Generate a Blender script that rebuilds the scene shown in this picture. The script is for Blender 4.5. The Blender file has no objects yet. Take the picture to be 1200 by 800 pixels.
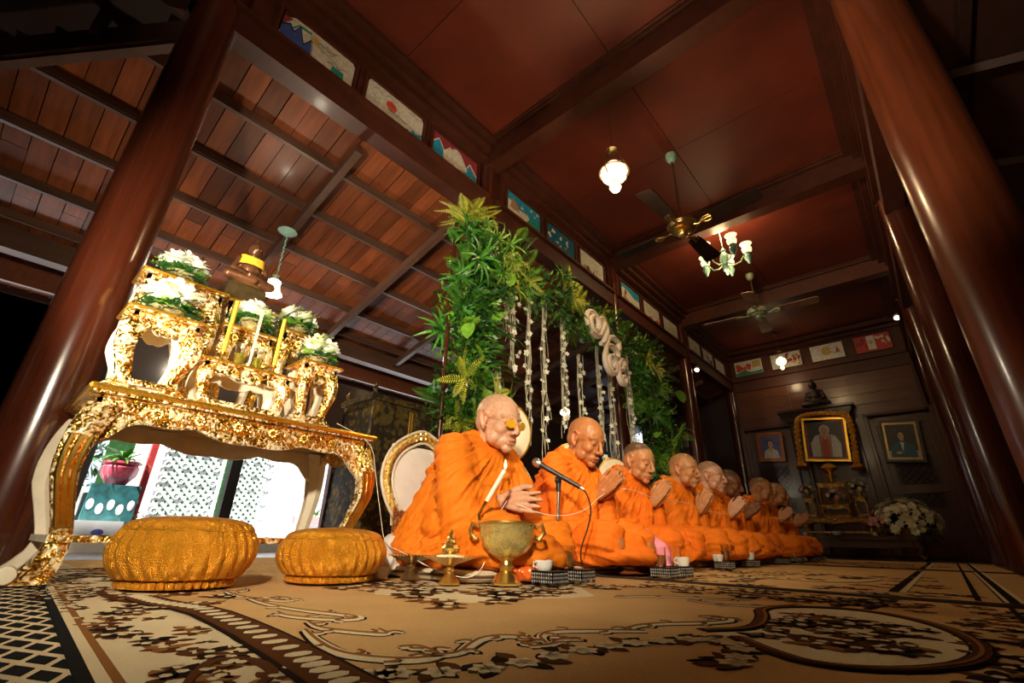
import bpy, math, random
import numpy as np
from mathutils import Vector, Matrix
PI = math.pi
rnd = random.Random(7)
scene = bpy.context.scene
COL = scene.collection

# ---------------------------------------------------------------- camera
cam_d = bpy.data.cameras.new('camera')
cam_o = bpy.data.objects.new('camera', cam_d)
COL.objects.link(cam_o)
cam_d.sensor_width = 36.0
cam_d.lens = 534.0 / 1200.0 * 36.0
cam_d.clip_start = 0.02
PIT, ROL, YAW = .410, .0196, .7256
fw = Vector((-math.sin(YAW)*math.cos(PIT), math.cos(YAW)*math.cos(PIT), math.sin(PIT)))
rt = Vector((math.cos(YAW), math.sin(YAW), 0)); upv = rt.cross(fw)
r2 = rt*math.cos(ROL) + upv*math.sin(ROL); u2 = r2.cross(fw)
m = Matrix((r2, u2, -fw)).transposed().to_4x4()
m.translation = Vector((0, 0, .15))
cam_o.matrix_world = m
scene.camera = cam_o

# ---------------------------------------------------------------- world, lights, exposure
scene.view_settings.view_transform = 'Standard'
scene.view_settings.look = 'None'
scene.view_settings.gamma = 1.0
scene.view_settings.exposure = 0.0
w = bpy.data.worlds.new('world'); scene.world = w; w.use_nodes = True
w.node_tree.nodes['Background'].inputs[0].default_value = (.80, .88, 1.0, 1)
w.node_tree.nodes['Background'].inputs[1].default_value = 1.6

def area(name, loc, target, power, size, col=(1, .86, .66), sy=None, spread=None):
    d = bpy.data.lights.new(name, 'AREA'); d.energy = power; d.size = size; d.color = col
    if sy: d.shape = 'RECTANGLE'; d.size_y = sy
    if spread: d.spread = spread
    o = bpy.data.objects.new(name, d); COL.objects.link(o); o.location = loc
    o.rotation_euler = (Vector(target) - Vector(loc)).to_track_quat('-Z', 'Y').to_euler()
    return o
def spot(name, loc, target, power, ang, blend=.5, r=.06, col=(1, .86, .66)):
    d = bpy.data.lights.new(name, 'SPOT'); d.energy = power; d.spot_size = ang; d.spot_blend = blend
    d.shadow_soft_size = r; d.color = col
    o = bpy.data.objects.new(name, d); COL.objects.link(o); o.location = loc
    o.rotation_euler = (Vector(target) - Vector(loc)).to_track_quat('-Z', 'Y').to_euler()
    return o
def point(name, loc, power, r=.05, col=(1, .8, .5)):
    d = bpy.data.lights.new(name, 'POINT'); d.energy = power; d.shadow_soft_size = r; d.color = col
    o = bpy.data.objects.new(name, d); COL.objects.link(o); o.location = loc
    return o
sun_d = bpy.data.lights.new('sun', 'SUN'); sun_d.energy = 27; sun_d.angle = .02; sun_d.color = (1, .97, .92)
sun_o = bpy.data.objects.new('sun', sun_d); COL.objects.link(sun_o)
sun_o.rotation_euler = Vector((-.16, .55, -.82)).to_track_quat('-Z', 'Y').to_euler()
# the photographers' lamps behind and beside the camera, plus one spot added for the right post
spot('key_lamp', (.45, -.9, 1.30), (-2.0, 1.25, .75), 560, 1.18, .9, .07, (1, .84, .62))
spot('row_lamp', (.10, .9, 1.7), (-1.5, 3.0, .45), 220, 1.05, 1.0, .08, (1, .78, .48))
spot('altar_lamp', (-1.1, -.6, .50), (-2.75, 1.05, 1.75), 330, .98, .6, .05, (1, .86, .66))
spot('added_post_fill', (-.75, -1.0, 1.0), (.44, 2.8, 2.6), 380, .62, .8, .12, (1, .80, .58))  # unseen extra spot, added only to brighten the right foreground post
spot('bounce_lamp', (-.5, -1.4, 1.9), (-1.3, 1.5, 4.13), 165, 1.6, 1.0, .25, (1, .76, .50))
# ---------------------------------------------------------------- materials
MATS = {}
def nmat(name):
    mt = bpy.data.materials.new(name); mt.use_nodes = True
    nt = mt.node_tree; b = nt.nodes['Principled BSDF']
    return mt, nt, b
def L(nt, a, b): nt.links.new(a, b)
def coords(nt, scale=(1, 1, 1), kind='Object'):
    tc = nt.nodes.new('ShaderNodeTexCoord'); mp = nt.nodes.new('ShaderNodeMapping')
    mp.inputs['Scale'].default_value = scale
    L(nt, tc.outputs[kind], mp.inputs[0]); return mp.outputs[0]
def ramp(nt, fac, stops):
    r = nt.nodes.new('ShaderNodeValToRGB'); L(nt, fac, r.inputs[0])
    el = r.color_ramp.elements
    while len(el) < len(stops): el.new(.5)
    for e, (p, c) in zip(el, stops): e.position = p; e.color = (*c, 1) if len(c) == 3 else c
    return r.outputs[0]
def noise(nt, vec, s, d=3, rough=.5):
    n = nt.nodes.new('ShaderNodeTexNoise'); n.inputs['Scale'].default_value = s
    n.inputs['Detail'].default_value = d; n.inputs['Roughness'].default_value = rough
    if vec is not None: L(nt, vec, n.inputs['Vector'])
    return n.outputs['Fac']
def bump(nt, b, h, st=.3, dist=.01):
    n = nt.nodes.new('ShaderNodeBump'); n.inputs['Strength'].default_value = st
    n.inputs['Distance'].default_value = dist
    L(nt, h, n.inputs['Height']); L(nt, n.outputs[0], b.inputs['Normal'])
def plain(name, col, rough=.5, metal=0, ns=20, var=.18, bs=.15, emit=None, es=1, trans=0, alpha=1, coat=0, bd=.003, scale=(1,1,1), per=0):
    if name in MATS: return MATS[name]
    mt, nt, b = nmat(name)
    v = coords(nt, scale); n = noise(nt, v, ns)
    lo = tuple(max(0, c*(1-var)) for c in col); hi = tuple(min(1, c*(1+var)) for c in col)
    c = ramp(nt, n, [(.3, lo), (.7, hi)])
    if per:
        oi = nt.nodes.new('ShaderNodeObjectInfo'); hs = nt.nodes.new('ShaderNodeHueSaturation')
        mr = nt.nodes.new('ShaderNodeMapRange'); mr.inputs[3].default_value = 1-per; mr.inputs[4].default_value = 1+per
        L(nt, oi.outputs['Random'], mr.inputs[0]); L(nt, mr.outputs[0], hs.inputs['Value']); L(nt, c, hs.inputs['Color']); c = hs.outputs[0]
    L(nt, c, b.inputs['Base Color'])
    b.inputs['Roughness'].default_value = rough; b.inputs['Metallic'].default_value = metal
    if coat: b.inputs['Coat Weight'].default_value = coat; b.inputs['Coat Roughness'].default_value = .12
    if emit: b.inputs['Emission Color'].default_value = (*emit, 1); b.inputs['Emission Strength'].default_value = es
    if trans: b.inputs['Transmission Weight'].default_value = trans
    if alpha < 1: b.inputs['Alpha'].default_value = alpha
    if bs: bump(nt, b, n, bs, bd)
    MATS[name] = mt; return mt
def wood(name, col, rough=.35, scale=(1, 14, 14), var=.45, coat=.3, per=.25, ns=3, bs=.12):
    mt, nt, b = nmat(name)
    v = coords(nt, scale); n = noise(nt, v, ns, 6, .6)
    n2 = noise(nt, coords(nt, (1.3, 1.3, 1.3)), 2.0, 2)
    lo = tuple(c*(1-var) for c in col); hi = tuple(c*(1+var) for c in col)
    c = ramp(nt, n, [(.25, lo), (.5, col), (.78, hi)])
    mx = nt.nodes.new('ShaderNodeMix'); mx.data_type = 'RGBA'; mx.blend_type = 'MULTIPLY'
    mx.inputs[0].default_value = .5
    L(nt, c, mx.inputs[6]); L(nt, ramp(nt, n2, [(.3, (.55, .5, .45)), (.7, (1, 1, 1))]), mx.inputs[7])
    c = mx.outputs[2]
    oi = nt.nodes.new('ShaderNodeObjectInfo'); hs = nt.nodes.new('ShaderNodeHueSaturation')
    mr = nt.nodes.new('ShaderNodeMapRange'); mr.inputs[3].default_value = 1-per; mr.inputs[4].default_value = 1+per
    L(nt, oi.outputs['Random'], mr.inputs[0]); L(nt, mr.outputs[0], hs.inputs['Value'])
    L(nt, c, hs.inputs['Color']); L(nt, hs.outputs[0], b.inputs['Base Color'])
    b.inputs['Roughness'].default_value = rough
    b.inputs['Coat Weight'].default_value = coat; b.inputs['Coat Roughness'].default_value = .15
    bump(nt, b, n, bs, .003)
    MATS[name] = mt; return mt
def gilt(name, ground, gold=(1, .62, .12), sc=55, rough=.24, bs=.9, thr=(.36, .50)):
    mt, nt, b = nmat(name)
    v = coords(nt)
    vo = nt.nodes.new('ShaderNodeTexVoronoi'); vo.feature = 'SMOOTH_F1'; vo.inputs['Scale'].default_value = sc
    n = nt.nodes.new('ShaderNodeTexNoise'); n.inputs['Scale'].default_value = sc*.5; n.inputs['Detail'].default_value = 2
    L(nt, v, n.inputs['Vector'])
    ad = nt.nodes.new('ShaderNodeMix'); ad.data_type = 'RGBA'; ad.blend_type = 'LINEAR_LIGHT'; ad.inputs[0].default_value = .03
    L(nt, v, ad.inputs[6]); L(nt, n.outputs['Color'], ad.inputs[7]); L(nt, ad.outputs[2], vo.inputs['Vector'])
    n2 = noise(nt, v, sc*.28, 3)
    m1 = nt.nodes.new('ShaderNodeMath'); m1.operation = 'ADD'; L(nt, vo.outputs['Distance'], m1.inputs[0]); L(nt, n2, m1.inputs[1])
    m2 = nt.nodes.new('ShaderNodeMath'); m2.operation = 'MULTIPLY'; m2.inputs[1].default_value = .5; L(nt, m1.outputs[0], m2.inputs[0])
    c = ramp(nt, m2.outputs[0], [(thr[0], gold), (thr[1], ground)])
    L(nt, c, b.inputs['Base Color'])
    mm = ramp(nt, m2.outputs[0], [(thr[0], (1, 1, 1)), (thr[1], (.25, .25, .25))])
    L(nt, mm, b.inputs['Metallic']); b.inputs['Roughness'].default_value = rough
    bump(nt, b, m2.outputs[0], bs, .012)
    MATS[name] = mt; return mt
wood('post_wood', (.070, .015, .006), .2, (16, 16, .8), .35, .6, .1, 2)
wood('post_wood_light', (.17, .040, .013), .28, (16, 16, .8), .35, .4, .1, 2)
wood('beam_wood', (.085, .021, .009), .5, (1, 1, 1), .3, .05, .15, 9)
wood('dark_wood', (.035, .011, .006), .65, (2, 2, 8), .3, .3, .2, 3)
wood('plank_wood', (.21, .058, .020), .42, (1, 12, 12), .45, .15, .42, 2.2)
wood('purlin_wood', (.10, .048, .030), .45, (12, 1, 12), .3, .1, .15, 2)
wood('ceiling_board', (.17, .028, .012), .55, (1, 1, 1), .12, .0, .06, 3, .03)
wood('door_wood', (.10, .026, .010), .33, (12, 12, 1), .35, .3, .12, 3)
wood('panel_wood', (.16, .050, .022), .30, (1, 10, 10), .35, .4, .12, 3)
wood('bench_wood', (.10, .045, .022), .4, (1, 9, 9), .3, .2, .1, 3)
wood('raw_wood', (.42, .27, .14), .6, (6, 1, 6), .3, 0, .1, 3)
wood('floor_wood', (.06, .022, .012), .3, (8, 1, 8), .4, .3, .1, 3)
gilt('gilt_white', (.93, .80, .52), (1, .58, .09), 66, .22, .9, (.43, .56))
gilt('gilt_fine', (.95, .70, .25), (1, .55, .07), 110, .26, .7)
gilt('gilt_dark', (.30, .16, .04), (.85, .50, .10), 60, .3, .8)
gilt('gilt_red', (.28, .05, .02), (.95, .60, .16), 90, .3, .8)
gilt('lacquer_gold', (.035, .026, .016), (.40, .27, .08), 26, .35, .3, (.28, .50))
plain('gold', (1, .62, .13), .27, 1, 30, .1, .2)
plain('gold_edge', (.95, .50, .06), .28, .9, 140, .3, .5)
plain('silvered', (.85, .78, .58), .25, .7, 60, .15, .3)
plain('cream_paint', (.72, .65, .50), .5, 0, 12, .12, .1)
plain('cream_pad', (.80, .70, .50), .45, 0, 12, .06, .05)
plain('white_pad', (.78, .74, .68), .35, 0, 12, .06, .05, coat=.3)
plain('white', (.85, .84, .80), .4, 0, 20, .05, .05)
plain('wax', (.9, .85, .7), .4, 0, 20, .05, .05)
plain('yellow_wax', (.95, .55, .04), .35, 0, 40, .12, .1)
plain('flame', (1, .8, .3), .5, emit=(1, .72, .28), es=9)
plain('bulb_glow', (1, .9, .7), .4, bs=0, emit=(1, .80, .48), es=3.2)
plain('small_glow', (1, .9, .7), .4, bs=0, emit=(1, .85, .6), es=5)
plain('tube_glow', (1, 1, 1), .4, bs=0, emit=(.9, .95, 1), es=.9)
plain('mint', (.35, .62, .50), .35, 0, 30, .15, .1, coat=.3)
plain('mint_gold', (.42, .50, .32), .35, .3, 40, .4, .2)
plain('bronze', (.20, .085, .04), .32, .6, 20, .4, .15)
plain('gilt_glass', (1, .74, .28), .2, .75, 60, .25, .7, bd=.006)
plain('brass', (.95, .66, .24), .30, 1, 30, .15, .15)
plain('brass_dark', (.35, .24, .10), .3, .9, 30, .2, .15)
plain('black', (.015, .015, .017), .4, 0, 30, .2, .1)
plain('fan_blade', (.020, .009, .006), .6, 0, 8, .3, .1)
plain('fan_blade_pale', (.34, .19, .12), .4, 0, 8, .3, .1)
plain('steel', (.6, .58, .55), .25, .9, 30, .1, .05)
plain('glass', (.95, .97, .95), .06, 0, 10, .02, 0, trans=1)
plain('glass_amber', (.95, .75, .25), .08, 0, 10, .02, .2, trans=.9)
plain('etched_glass', (1, .82, .42), .16, .45, 60, .15, .8, trans=.45, bd=.006)
plain('gold_water', (.95, .62, .05), .25, .3, 40, .5, .5)
plain('leaf_dark', (.018, .085, .012), .45, 0, 20, .4, .3, per=.35)
plain('leaf_mid', (.05, .20, .018), .42, 0, 20, .35, .3, per=.3)
plain('leaf_light', (.17, .38, .03), .45, 0, 20, .3, .3, per=.25)
plain('leaf_yellow', (.48, .50, .05), .5, 0, 20, .3, .3, per=.2)
plain('stem', (.22, .20, .10), .6, 0, 30, .3, .3)
plain('root', (.52, .50, .36), .7, 0, 40, .25, .3)
plain('petal', (.86, .88, .76), .5, 0, 25, .08, .1)
plain('petal_green', (.70, .78, .45), .5, 0, 25, .12, .1)
plain('petal_cream', (.80, .74, .50), .5, 0, 60, .2, .1, per=.15)
plain('petal_pink', (.85, .40, .38), .5, 0, 60, .25, .1, per=.15)
plain('marigold', (1, .38, .03), .6, 0, 90, .3, .6)
plain('pink_satin', (.92, .30, .42), .25, 0, 8, .12, .1)
plain('cellophane', (.95, .14, .02), .15, .1, 14, .5, .6)
plain('plastic_bag', (.82, .82, .76), .3, 0, 14, .1, .3, alpha=.8)
plain('mat_cream', (.62, .52, .36), .8, 0, 60, .12, .4)
plain('mat_dark', (.10, .05, .025), .7, 0, 60, .2, .3)
plain('thread', (.80, .72, .58), .7, 0, 60, .1, 0)
plain('cup', (.80, .78, .72), .3, 0, 30, .05, 0, coat=.4)
plain('letter_white', (.92, .86, .76), .45, 0, 20, .04, .05)
plain('letter_tan', (.75, .48, .26), .45, 0, 20, .1, .05)
plain('pink_stone', (.50, .26, .24), .7, 0, 20, .3, .3)
plain('terracotta_glaze', (.45, .06, .09), .25, 0, 20, .3, .1, coat=.4)
plain('turquoise', (.015, .09, .095), .5, 0, 18, .5, .2)
plain('red_paint', (.45, .03, .03), .5, 0, 20, .2, .1)
plain('terrace', (.42, .42, .44), .6, 0, 6, .1, .1)
plain('maroon_panel', (.12, .03, .03), .4, 0, 8, .3, .1)
plain('lilac_panel', (.35, .28, .36), .4, 0, 8, .3, .1)
plain('lattice', (.88, .92, .94), .5, 0, 20, .08, .1)
plain('garden_green', (.10, .17, .10), .6, 0, 20, .4, .3, per=.2)
plain('tray_black', (.05, .05, .05), .35, .3, 70, .5, .3)
plain('tray_silver', (.55, .54, .50), .35, .6, 70, .4, .4)
plain('drink', (.75, .38, .12), .1, 0, 10, .1, 0, trans=.6)
plain('lens_amber', (1, .55, .03), .1, 0, 10, .05, 0, trans=.3)
plain('frame_wood', (.45, .13, .03), .35, .1, 30, .3, .2)
plain('grille_white', (.70, .68, .60), .4, 0, 30, .1, .1)
plain('lampshade', (.9, .82, .62), .35, bs=0, emit=(1, .80, .48), es=1.3)
for nm, c in {'art_cream': (.68, .64, .54), 'art_blue': (.02, .30, .50), 'art_navy': (.05, .10, .35), 'art_green': (.02, .30, .20),
              'art_red': (.62, .07, .04), 'art_maroon': (.30, .04, .05), 'art_black': (.02, .03, .04), 'art_tan': (.45, .26, .12),
              'art_yellow': (.60, .42, .12), 'art_teal': (.01, .13, .20), 'art_grey': (.32, .34, .30), 'art_skin': (.62, .38, .24),
              'art_dark': (.04, .035, .035), 'art_indigo': (.10, .12, .38), 'art_white': (.75, .72, .66)}.items():
    plain(nm, c, .4, 0, 30, .18, .05)
# carpet pile
def carpet(name, col, col2=None, s=900):
    mt, nt, b = nmat(name); v = coords(nt)
    n = noise(nt, v, s, 1); n2 = noise(nt, v, 5, 2)
    c = ramp(nt, n, [(.3, tuple(x*.72 for x in col)), (.7, tuple(min(1, x*1.18) for x in col))])
    mx = nt.nodes.new('ShaderNodeMix'); mx.data_type = 'RGBA'; mx.blend_type = 'MULTIPLY'; mx.inputs[0].default_value = .35
    L(nt, c, mx.inputs[6]); L(nt, ramp(nt, n2, [(.3, (.75, .72, .7)), (.7, (1, 1, 1))]), mx.inputs[7])
    L(nt, mx.outputs[2], b.inputs['Base Color']); b.inputs['Roughness'].default_value = .95
    b.inputs['Specular IOR Level'].default_value = .05
    bump(nt, b, n, .8, .003); MATS[name] = mt
carpet('pile_beige', (.66, .42, .18)); carpet('pile_cream', (.78, .66, .42)); carpet('pile_brown', (.11, .038, .012))
carpet('pile_dark', (.018, .010, .008)); carpet('pile_tan', (.30, .13, .04)); carpet('pile_black', (.012, .014, .016))
# basket weave
mt, nt, b = nmat('woven_gold'); v = coords(nt)
vo = nt.nodes.new('ShaderNodeTexVoronoi'); vo.inputs['Scale'].default_value = 330; L(nt, v, vo.inputs['Vector'])
L(nt, ramp(nt, vo.outputs['Distance'], [(.15, (1, .56, .06)), (.65, (.75, .29, .01))]), b.inputs['Base Color'])
b.inputs['Metallic'].default_value = .7; b.inputs['Roughness'].default_value = .30
bump(nt, b, vo.outputs['Distance'], .9, .004); MATS['woven_gold'] = mt
# robe cloth
for i, c in enumerate([(.86, .205, .008), (.84, .18, .008), (.78, .15, .008), (.88, .225, .010)]):
    mt, nt, b = nmat('robe_cloth_%d' % i); v = coords(nt)
    wv = nt.nodes.new('ShaderNodeTexNoise'); wv.inputs['Scale'].default_value = 9; wv.inputs['Detail'].default_value = 4
    mp = nt.nodes.new('ShaderNodeMapping'); mp.inputs['Rotation'].default_value = (0, .9, 0); mp.inputs['Scale'].default_value = (4.5, 1.2, .7)
    L(nt, v, mp.inputs[0]); L(nt, mp.outputs[0], wv.inputs['Vector'])
    L(nt, ramp(nt, noise(nt, v, 700, 1), [(.3, tuple(x*.85 for x in c)), (.7, c)]), b.inputs['Base Color'])
    b.inputs['Roughness'].default_value = .72; b.inputs['Specular IOR Level'].default_value = .25
    bump(nt, b, wv.outputs['Fac'], .55, .02); MATS['robe_cloth_%d' % i] = mt
# skin, colour from the vertex pigment
mt, nt, b = nmat('skin'); at = nt.nodes.new('ShaderNodeAttribute'); at.attribute_name = 'pigment'
mx = nt.nodes.new('ShaderNodeMix'); mx.data_type = 'RGBA'; mx.blend_type = 'MULTIPLY'; mx.inputs[0].default_value = 1
v = coords(nt); n = noise(nt, v, 60, 3)
L(nt, at.outputs['Color'], mx.inputs[6]); L(nt, ramp(nt, n, [(.3, (.82, .78, .76)), (.7, (1, 1, 1))]), mx.inputs[7])
L(nt, mx.outputs[2], b.inputs['Base Color']); b.inputs['Roughness'].default_value = .42
bump(nt, b, n, .12, .002); MATS['skin'] = mt

# ---------------------------------------------------------------- mesh tools
class MB:
    def __init__(s): s.v = []; s.f = []
    def add(s, vs, fs):
        k = len(s.v); s.v += [tuple(p) for p in vs]; s.f += [tuple(i+k for i in f) for f in fs]; return s
    def box(s, c, d, rz=0, rot=None):
        x, y, z = d[0]/2, d[1]/2, d[2]/2
        M = rot if rot is not None else Matrix.Rotation(rz, 3, 'Z')
        vs = [Vector(c) + M @ Vector((a*x, b_*y, e*z)) for a in (-1, 1) for b_ in (-1, 1) for e in (-1, 1)]
        return s.add(vs, [(0, 1, 3, 2), (4, 6, 7, 5), (0, 4, 5, 1), (2, 3, 7, 6), (0, 2, 6, 4), (1, 5, 7, 3)])
    def tube(s, pts, r, n=8, cap=True, flat=1.0):
        pts = [Vector(p) for p in pts]; N = len(pts)
        rs = r if isinstance(r, (list, tuple)) else [r]*N
        vs = []; up = None
        for i, p in enumerate(pts):
            t = (pts[min(i+1, N-1)] - pts[max(i-1, 0)]); t = t.normalized() if t.length > 1e-9 else Vector((0, 0, 1))
            if up is None: up = Vector((0, 0, 1)) if abs(t.z) < .9 else Vector((1, 0, 0))
            a = t.cross(up)
            if a.length < 1e-6: a = t.cross(Vector((0, 1, 0)))
            a.normalize(); bb = a.cross(t).normalized(); up = bb
            for k in range(n):
                q = 2*PI*k/n; vs.append(p + a*math.cos(q)*rs[i] + bb*math.sin(q)*rs[i]*flat)
        fs = [(i*n+k, i*n+(k+1) % n, (i+1)*n+(k+1) % n, (i+1)*n+k) for i in range(N-1) for k in range(n)]
        if cap: fs += [tuple(range(n))[::-1], tuple((N-1)*n+k for k in range(n))]
        return s.add(vs, fs)
    def lathe(s, prof, c=(0, 0, 0), n=20, rib=None, M=None):
        vs = []; c = Vector(c)
        for j, (r, z) in enumerate(prof):
            for k in range(n):
                q = 2*PI*k/n; rr = r*(rib(q, z, j) if rib else 1)
                p = Vector((rr*math.cos(q), rr*math.sin(q), z))
                vs.append(c + (M @ p if M else p))
        N = len(prof)
        fs = [(j*n+k, j*n+(k+1) % n, (j+1)*n+(k+1) % n, (j+1)*n+k) for j in range(N-1) for k in range(n)]
        if prof[0][0] > 1e-6: fs.append(tuple(range(n))[::-1])
        if prof[-1][0] > 1e-6: fs.append(tuple((N-1)*n+k for k in range(n)))
        return s.add(vs, fs)
    def ell(s, c, r, n=12, m_=8, M=None):
        if not isinstance(r, (tuple, list)): r = (r, r, r)
        vs = [(0, 0, -1)]; c = Vector(c)
        for j in range(1, m_):
            a = -PI/2 + PI*j/m_
            vs += [(math.cos(a)*math.cos(2*PI*k/n), math.cos(a)*math.sin(2*PI*k/n), math.sin(a)) for k in range(n)]
        vs.append((0, 0, 1))
        out = []
        for p in vs:
            q = Vector((p[0]*r[0], p[1]*r[1], p[2]*r[2])); out.append(c + (M @ q if M else q))
        fs = [(0, 1+(k+1) % n, 1+k) for k in range(n)]
        for j in range(m_-2):
            o = 1+j*n; fs += [(o+k, o+(k+1) % n, o+n+(k+1) % n, o+n+k) for k in range(n)]
        o = 1+(m_-2)*n; T = len(vs)-1
        fs += [(o+k, o+(k+1) % n, T) for k in range(n)]
        return s.add(out, fs)
    def cap(s, a, b_, ra, rb, n=10):
        a = Vector(a); b_ = Vector(b_); d = b_-a; l = max(d.length, 1e-6); d = d/l
        pts = []; rs = []
        for q in (-80, -50, -20): pts.append(a + d*ra*math.sin(math.radians(q))); rs.append(ra*math.cos(math.radians(q)))
        for q in (20, 50, 80): pts.append(b_ + d*rb*math.sin(math.radians(q))); rs.append(rb*math.cos(math.radians(q)))
        return s.tube(pts, rs, n)
    def prism(s, outline, fr, th):
        # outline (u,v); fr(u,v,w) -> point
        n = len(outline)
        vs = [fr(u, v, 0) for u, v in outline] + [fr(u, v, th) for u, v in outline]
        fs = [tuple(range(n)), tuple(range(2*n-1, n-1, -1))] + [(k, (k+1) % n, n+(k+1) % n, n+k) for k in range(n)]
        return s.add(vs, fs)
    def strip(s, pts, wd, z, th=.0015):
        # flat ribbon on the floor following pts (x,y), widths wd
        N = len(pts); vs = []
        for i in range(N):
            a = Vector(pts[max(i-1, 0)]); b_ = Vector(pts[min(i+1, N-1)]); t = (b_-a)
            t = t.normalized() if t.length > 0 else Vector((1, 0)); nn = Vector((-t.y, t.x)); w_ = wd[i] if isinstance(wd, (list, tuple)) else wd
            p = Vector(pts[i]); l = p+nn*w_/2; r = p-nn*w_/2
            vs += [(l.x, l.y, z), (r.x, r.y, z), (l.x, l.y, z-th), (r.x, r.y, z-th)]
        fs = []
        for i in range(N-1):
            a = i*4; b_ = a+4
            fs += [(a, a+1, b_+1, b_), (a+1, a+3, b_+3, b_+1), (a+2, a, b_, b_+2)]
        return s.add(vs, fs)
    def mesh(s, name, mats, smooth=True):
        me = bpy.data.meshes.new(name); me.from_pydata(s.v, [], s.f)
        for mm in (mats if isinstance(mats, (list, tuple)) else [mats]):
            me.materials.append(MATS[mm] if isinstance(mm, str) else mm)
        if smooth:
            me.polygons.foreach_set('use_smooth', [True]*len(me.polygons))
            try: me.set_sharp_from_angle(angle=math.radians(40))
            except Exception: pass
        me.update(); return me
    def obj(s, name, mats, parent=None, smooth=True, label=None, kind=None):
        o = bpy.data.objects.new(name, s.mesh(name, mats, smooth)); COL.objects.link(o)
        if parent: o.parent = parent
        if label: o['label'] = label
        if kind: o['kind'] = kind
        return o
def link(name, me, parent=None, loc=None, rot=None, sc=None):
    o = bpy.data.objects.new(name, me); COL.objects.link(o)
    if parent: o.parent = parent
    if loc: o.location = loc
    if rot: o.rotation_euler = rot
    if sc: o.scale = sc if isinstance(sc, (tuple, list)) else (sc, sc, sc)
    return o
def tag(o, label, cat, group=None):
    o['label'] = label; o['category'] = cat
    if group: o['group'] = group
    return o
def thing(name, label, cat, loc=(0, 0, 0), rz=0, group=None):
    o = bpy.data.objects.new(name, None); COL.objects.link(o); o.location = loc; o.rotation_euler = (0, 0, rz)
    o.empty_display_size = .05
    return tag(o, label, cat, group)
def struct(o): o['kind'] = 'structure'; return o
def frXZ(x0, y0, z0, sx=1, sy=1):   # outline (u along Y, v up), thickness along X
    return lambda u, v, w_: (x0 + w_*sx, y0 + u*sy, z0 + v)
def frYZ(x0, y0, z0, sx=1, sy=1):   # outline (u along X, v up), thickness along Y
    return lambda u, v, w_: (x0 + u*sx, y0 + w_*sy, z0 + v)
def arc(c, r, a0, a1, n=12, ry=None):
    ry = ry or r
    return [(c[0]+r*math.cos(a0+(a1-a0)*i/n), c[1]+ry*math.sin(a0+(a1-a0)*i/n)) for i in range(n+1)]
def smoothpts(p, it=2):
    p = [tuple(q) for q in p]
    for _ in range(it):
        o = [p[0]]
        for a, b_ in zip(p, p[1:]):
            o.append(tuple(a[i]*.75+b_[i]*.25 for i in range(len(a)))); o.append(tuple(a[i]*.25+b_[i]*.75 for i in range(len(a))))
        o.append(p[-1]); p = o
    return p
# ================================================================ the setting
AX, RX = -2.8, .44
PY = [.12, 2.69, 5.30, 7.93, 10.5]
CZ = 4.13
struct(MB().box((-1.2, 3.0, -.066), (10.0, 16.5, .09)).obj('floor', 'floor_wood', smooth=False))
# posts
def post(x, y, name, label, r0=.15, r1=.105, top=4.2, mt='post_wood'):
    o = MB().lathe([(r0, 0), (r0*.985, .6), (r0*.95, 1.6), (r1*1.12, 2.6), (r1, top)], n=32).obj(name, mt)
    o.location = (x, y, -.021); tag(o, label, 'post', 'round posts of the hall'); return o
lab = ['thick glossy round wooden post behind the left end of the gilt table', 'round wooden post rising behind the left leg of the leafy arch',
       'round wooden post behind the right side of the leafy arch', 'round red-brown post just right of the leafy arch', 'round post in the far left corner of the hall']
for i, y in enumerate(PY): post(AX, y, 'round_post', lab[i], .138 if i == 0 else .125, .12 if i == 0 else .10)
labr = {1: 'very large glossy red-brown post in the right foreground', 2: 'dark shiny post just behind the large right foreground post', 3: 'third post along the dark right side of the hall', 4: 'post in the dark far right corner by the back wall'}
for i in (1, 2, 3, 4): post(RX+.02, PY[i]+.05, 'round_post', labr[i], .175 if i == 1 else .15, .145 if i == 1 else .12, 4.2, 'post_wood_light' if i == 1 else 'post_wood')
# coffered ceiling: boards laid in every bay
k = 0
for i in range(-1, 4):
    y0, y1 = (PY[i], PY[i+1]) if i >= 0 else (-3.0, PY[0])
    cb = struct(MB().box(((AX+RX)/2, (y0+y1)/2, CZ+.06), (RX-AX, y1-y0, .04)).obj('ceiling', 'ceiling_board', smooth=False))
    for a in range(2):
        for b_ in range(2):
            wx, wy = (RX-AX)/2, (y1-y0)/2
            p = MB().box((AX+wx*(a+.5), y0+wy*(b_+.5), CZ+.02), (wx-.006, wy-.006, .03)).obj('ceiling_panel', 'ceiling_board', cb, smooth=False)
# cross beams with mouldings
def moulded_beam(x0, x1, y, name='trim'):
    b_ = MB().box(((x0+x1)/2, y, CZ-.13), (x1-x0, .17, .30)).obj(name, 'beam_wood', smooth=False)
    m_ = MB()
    for s in (-1, 1):
        m_.box(((x0+x1)/2, y+s*.105, CZ-.02), (x1-x0, .05, .05)); m_.box(((x0+x1)/2, y+s*.14, CZ+.0), (x1-x0, .03, .025))
    m_.obj('moulding', 'beam_wood', b_, smooth=False); return struct(b_)
for i in range(0, 4): moulded_beam(AX+.05, RX-.05, PY[i]).name = 'trim_%d' % (i+1)
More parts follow.
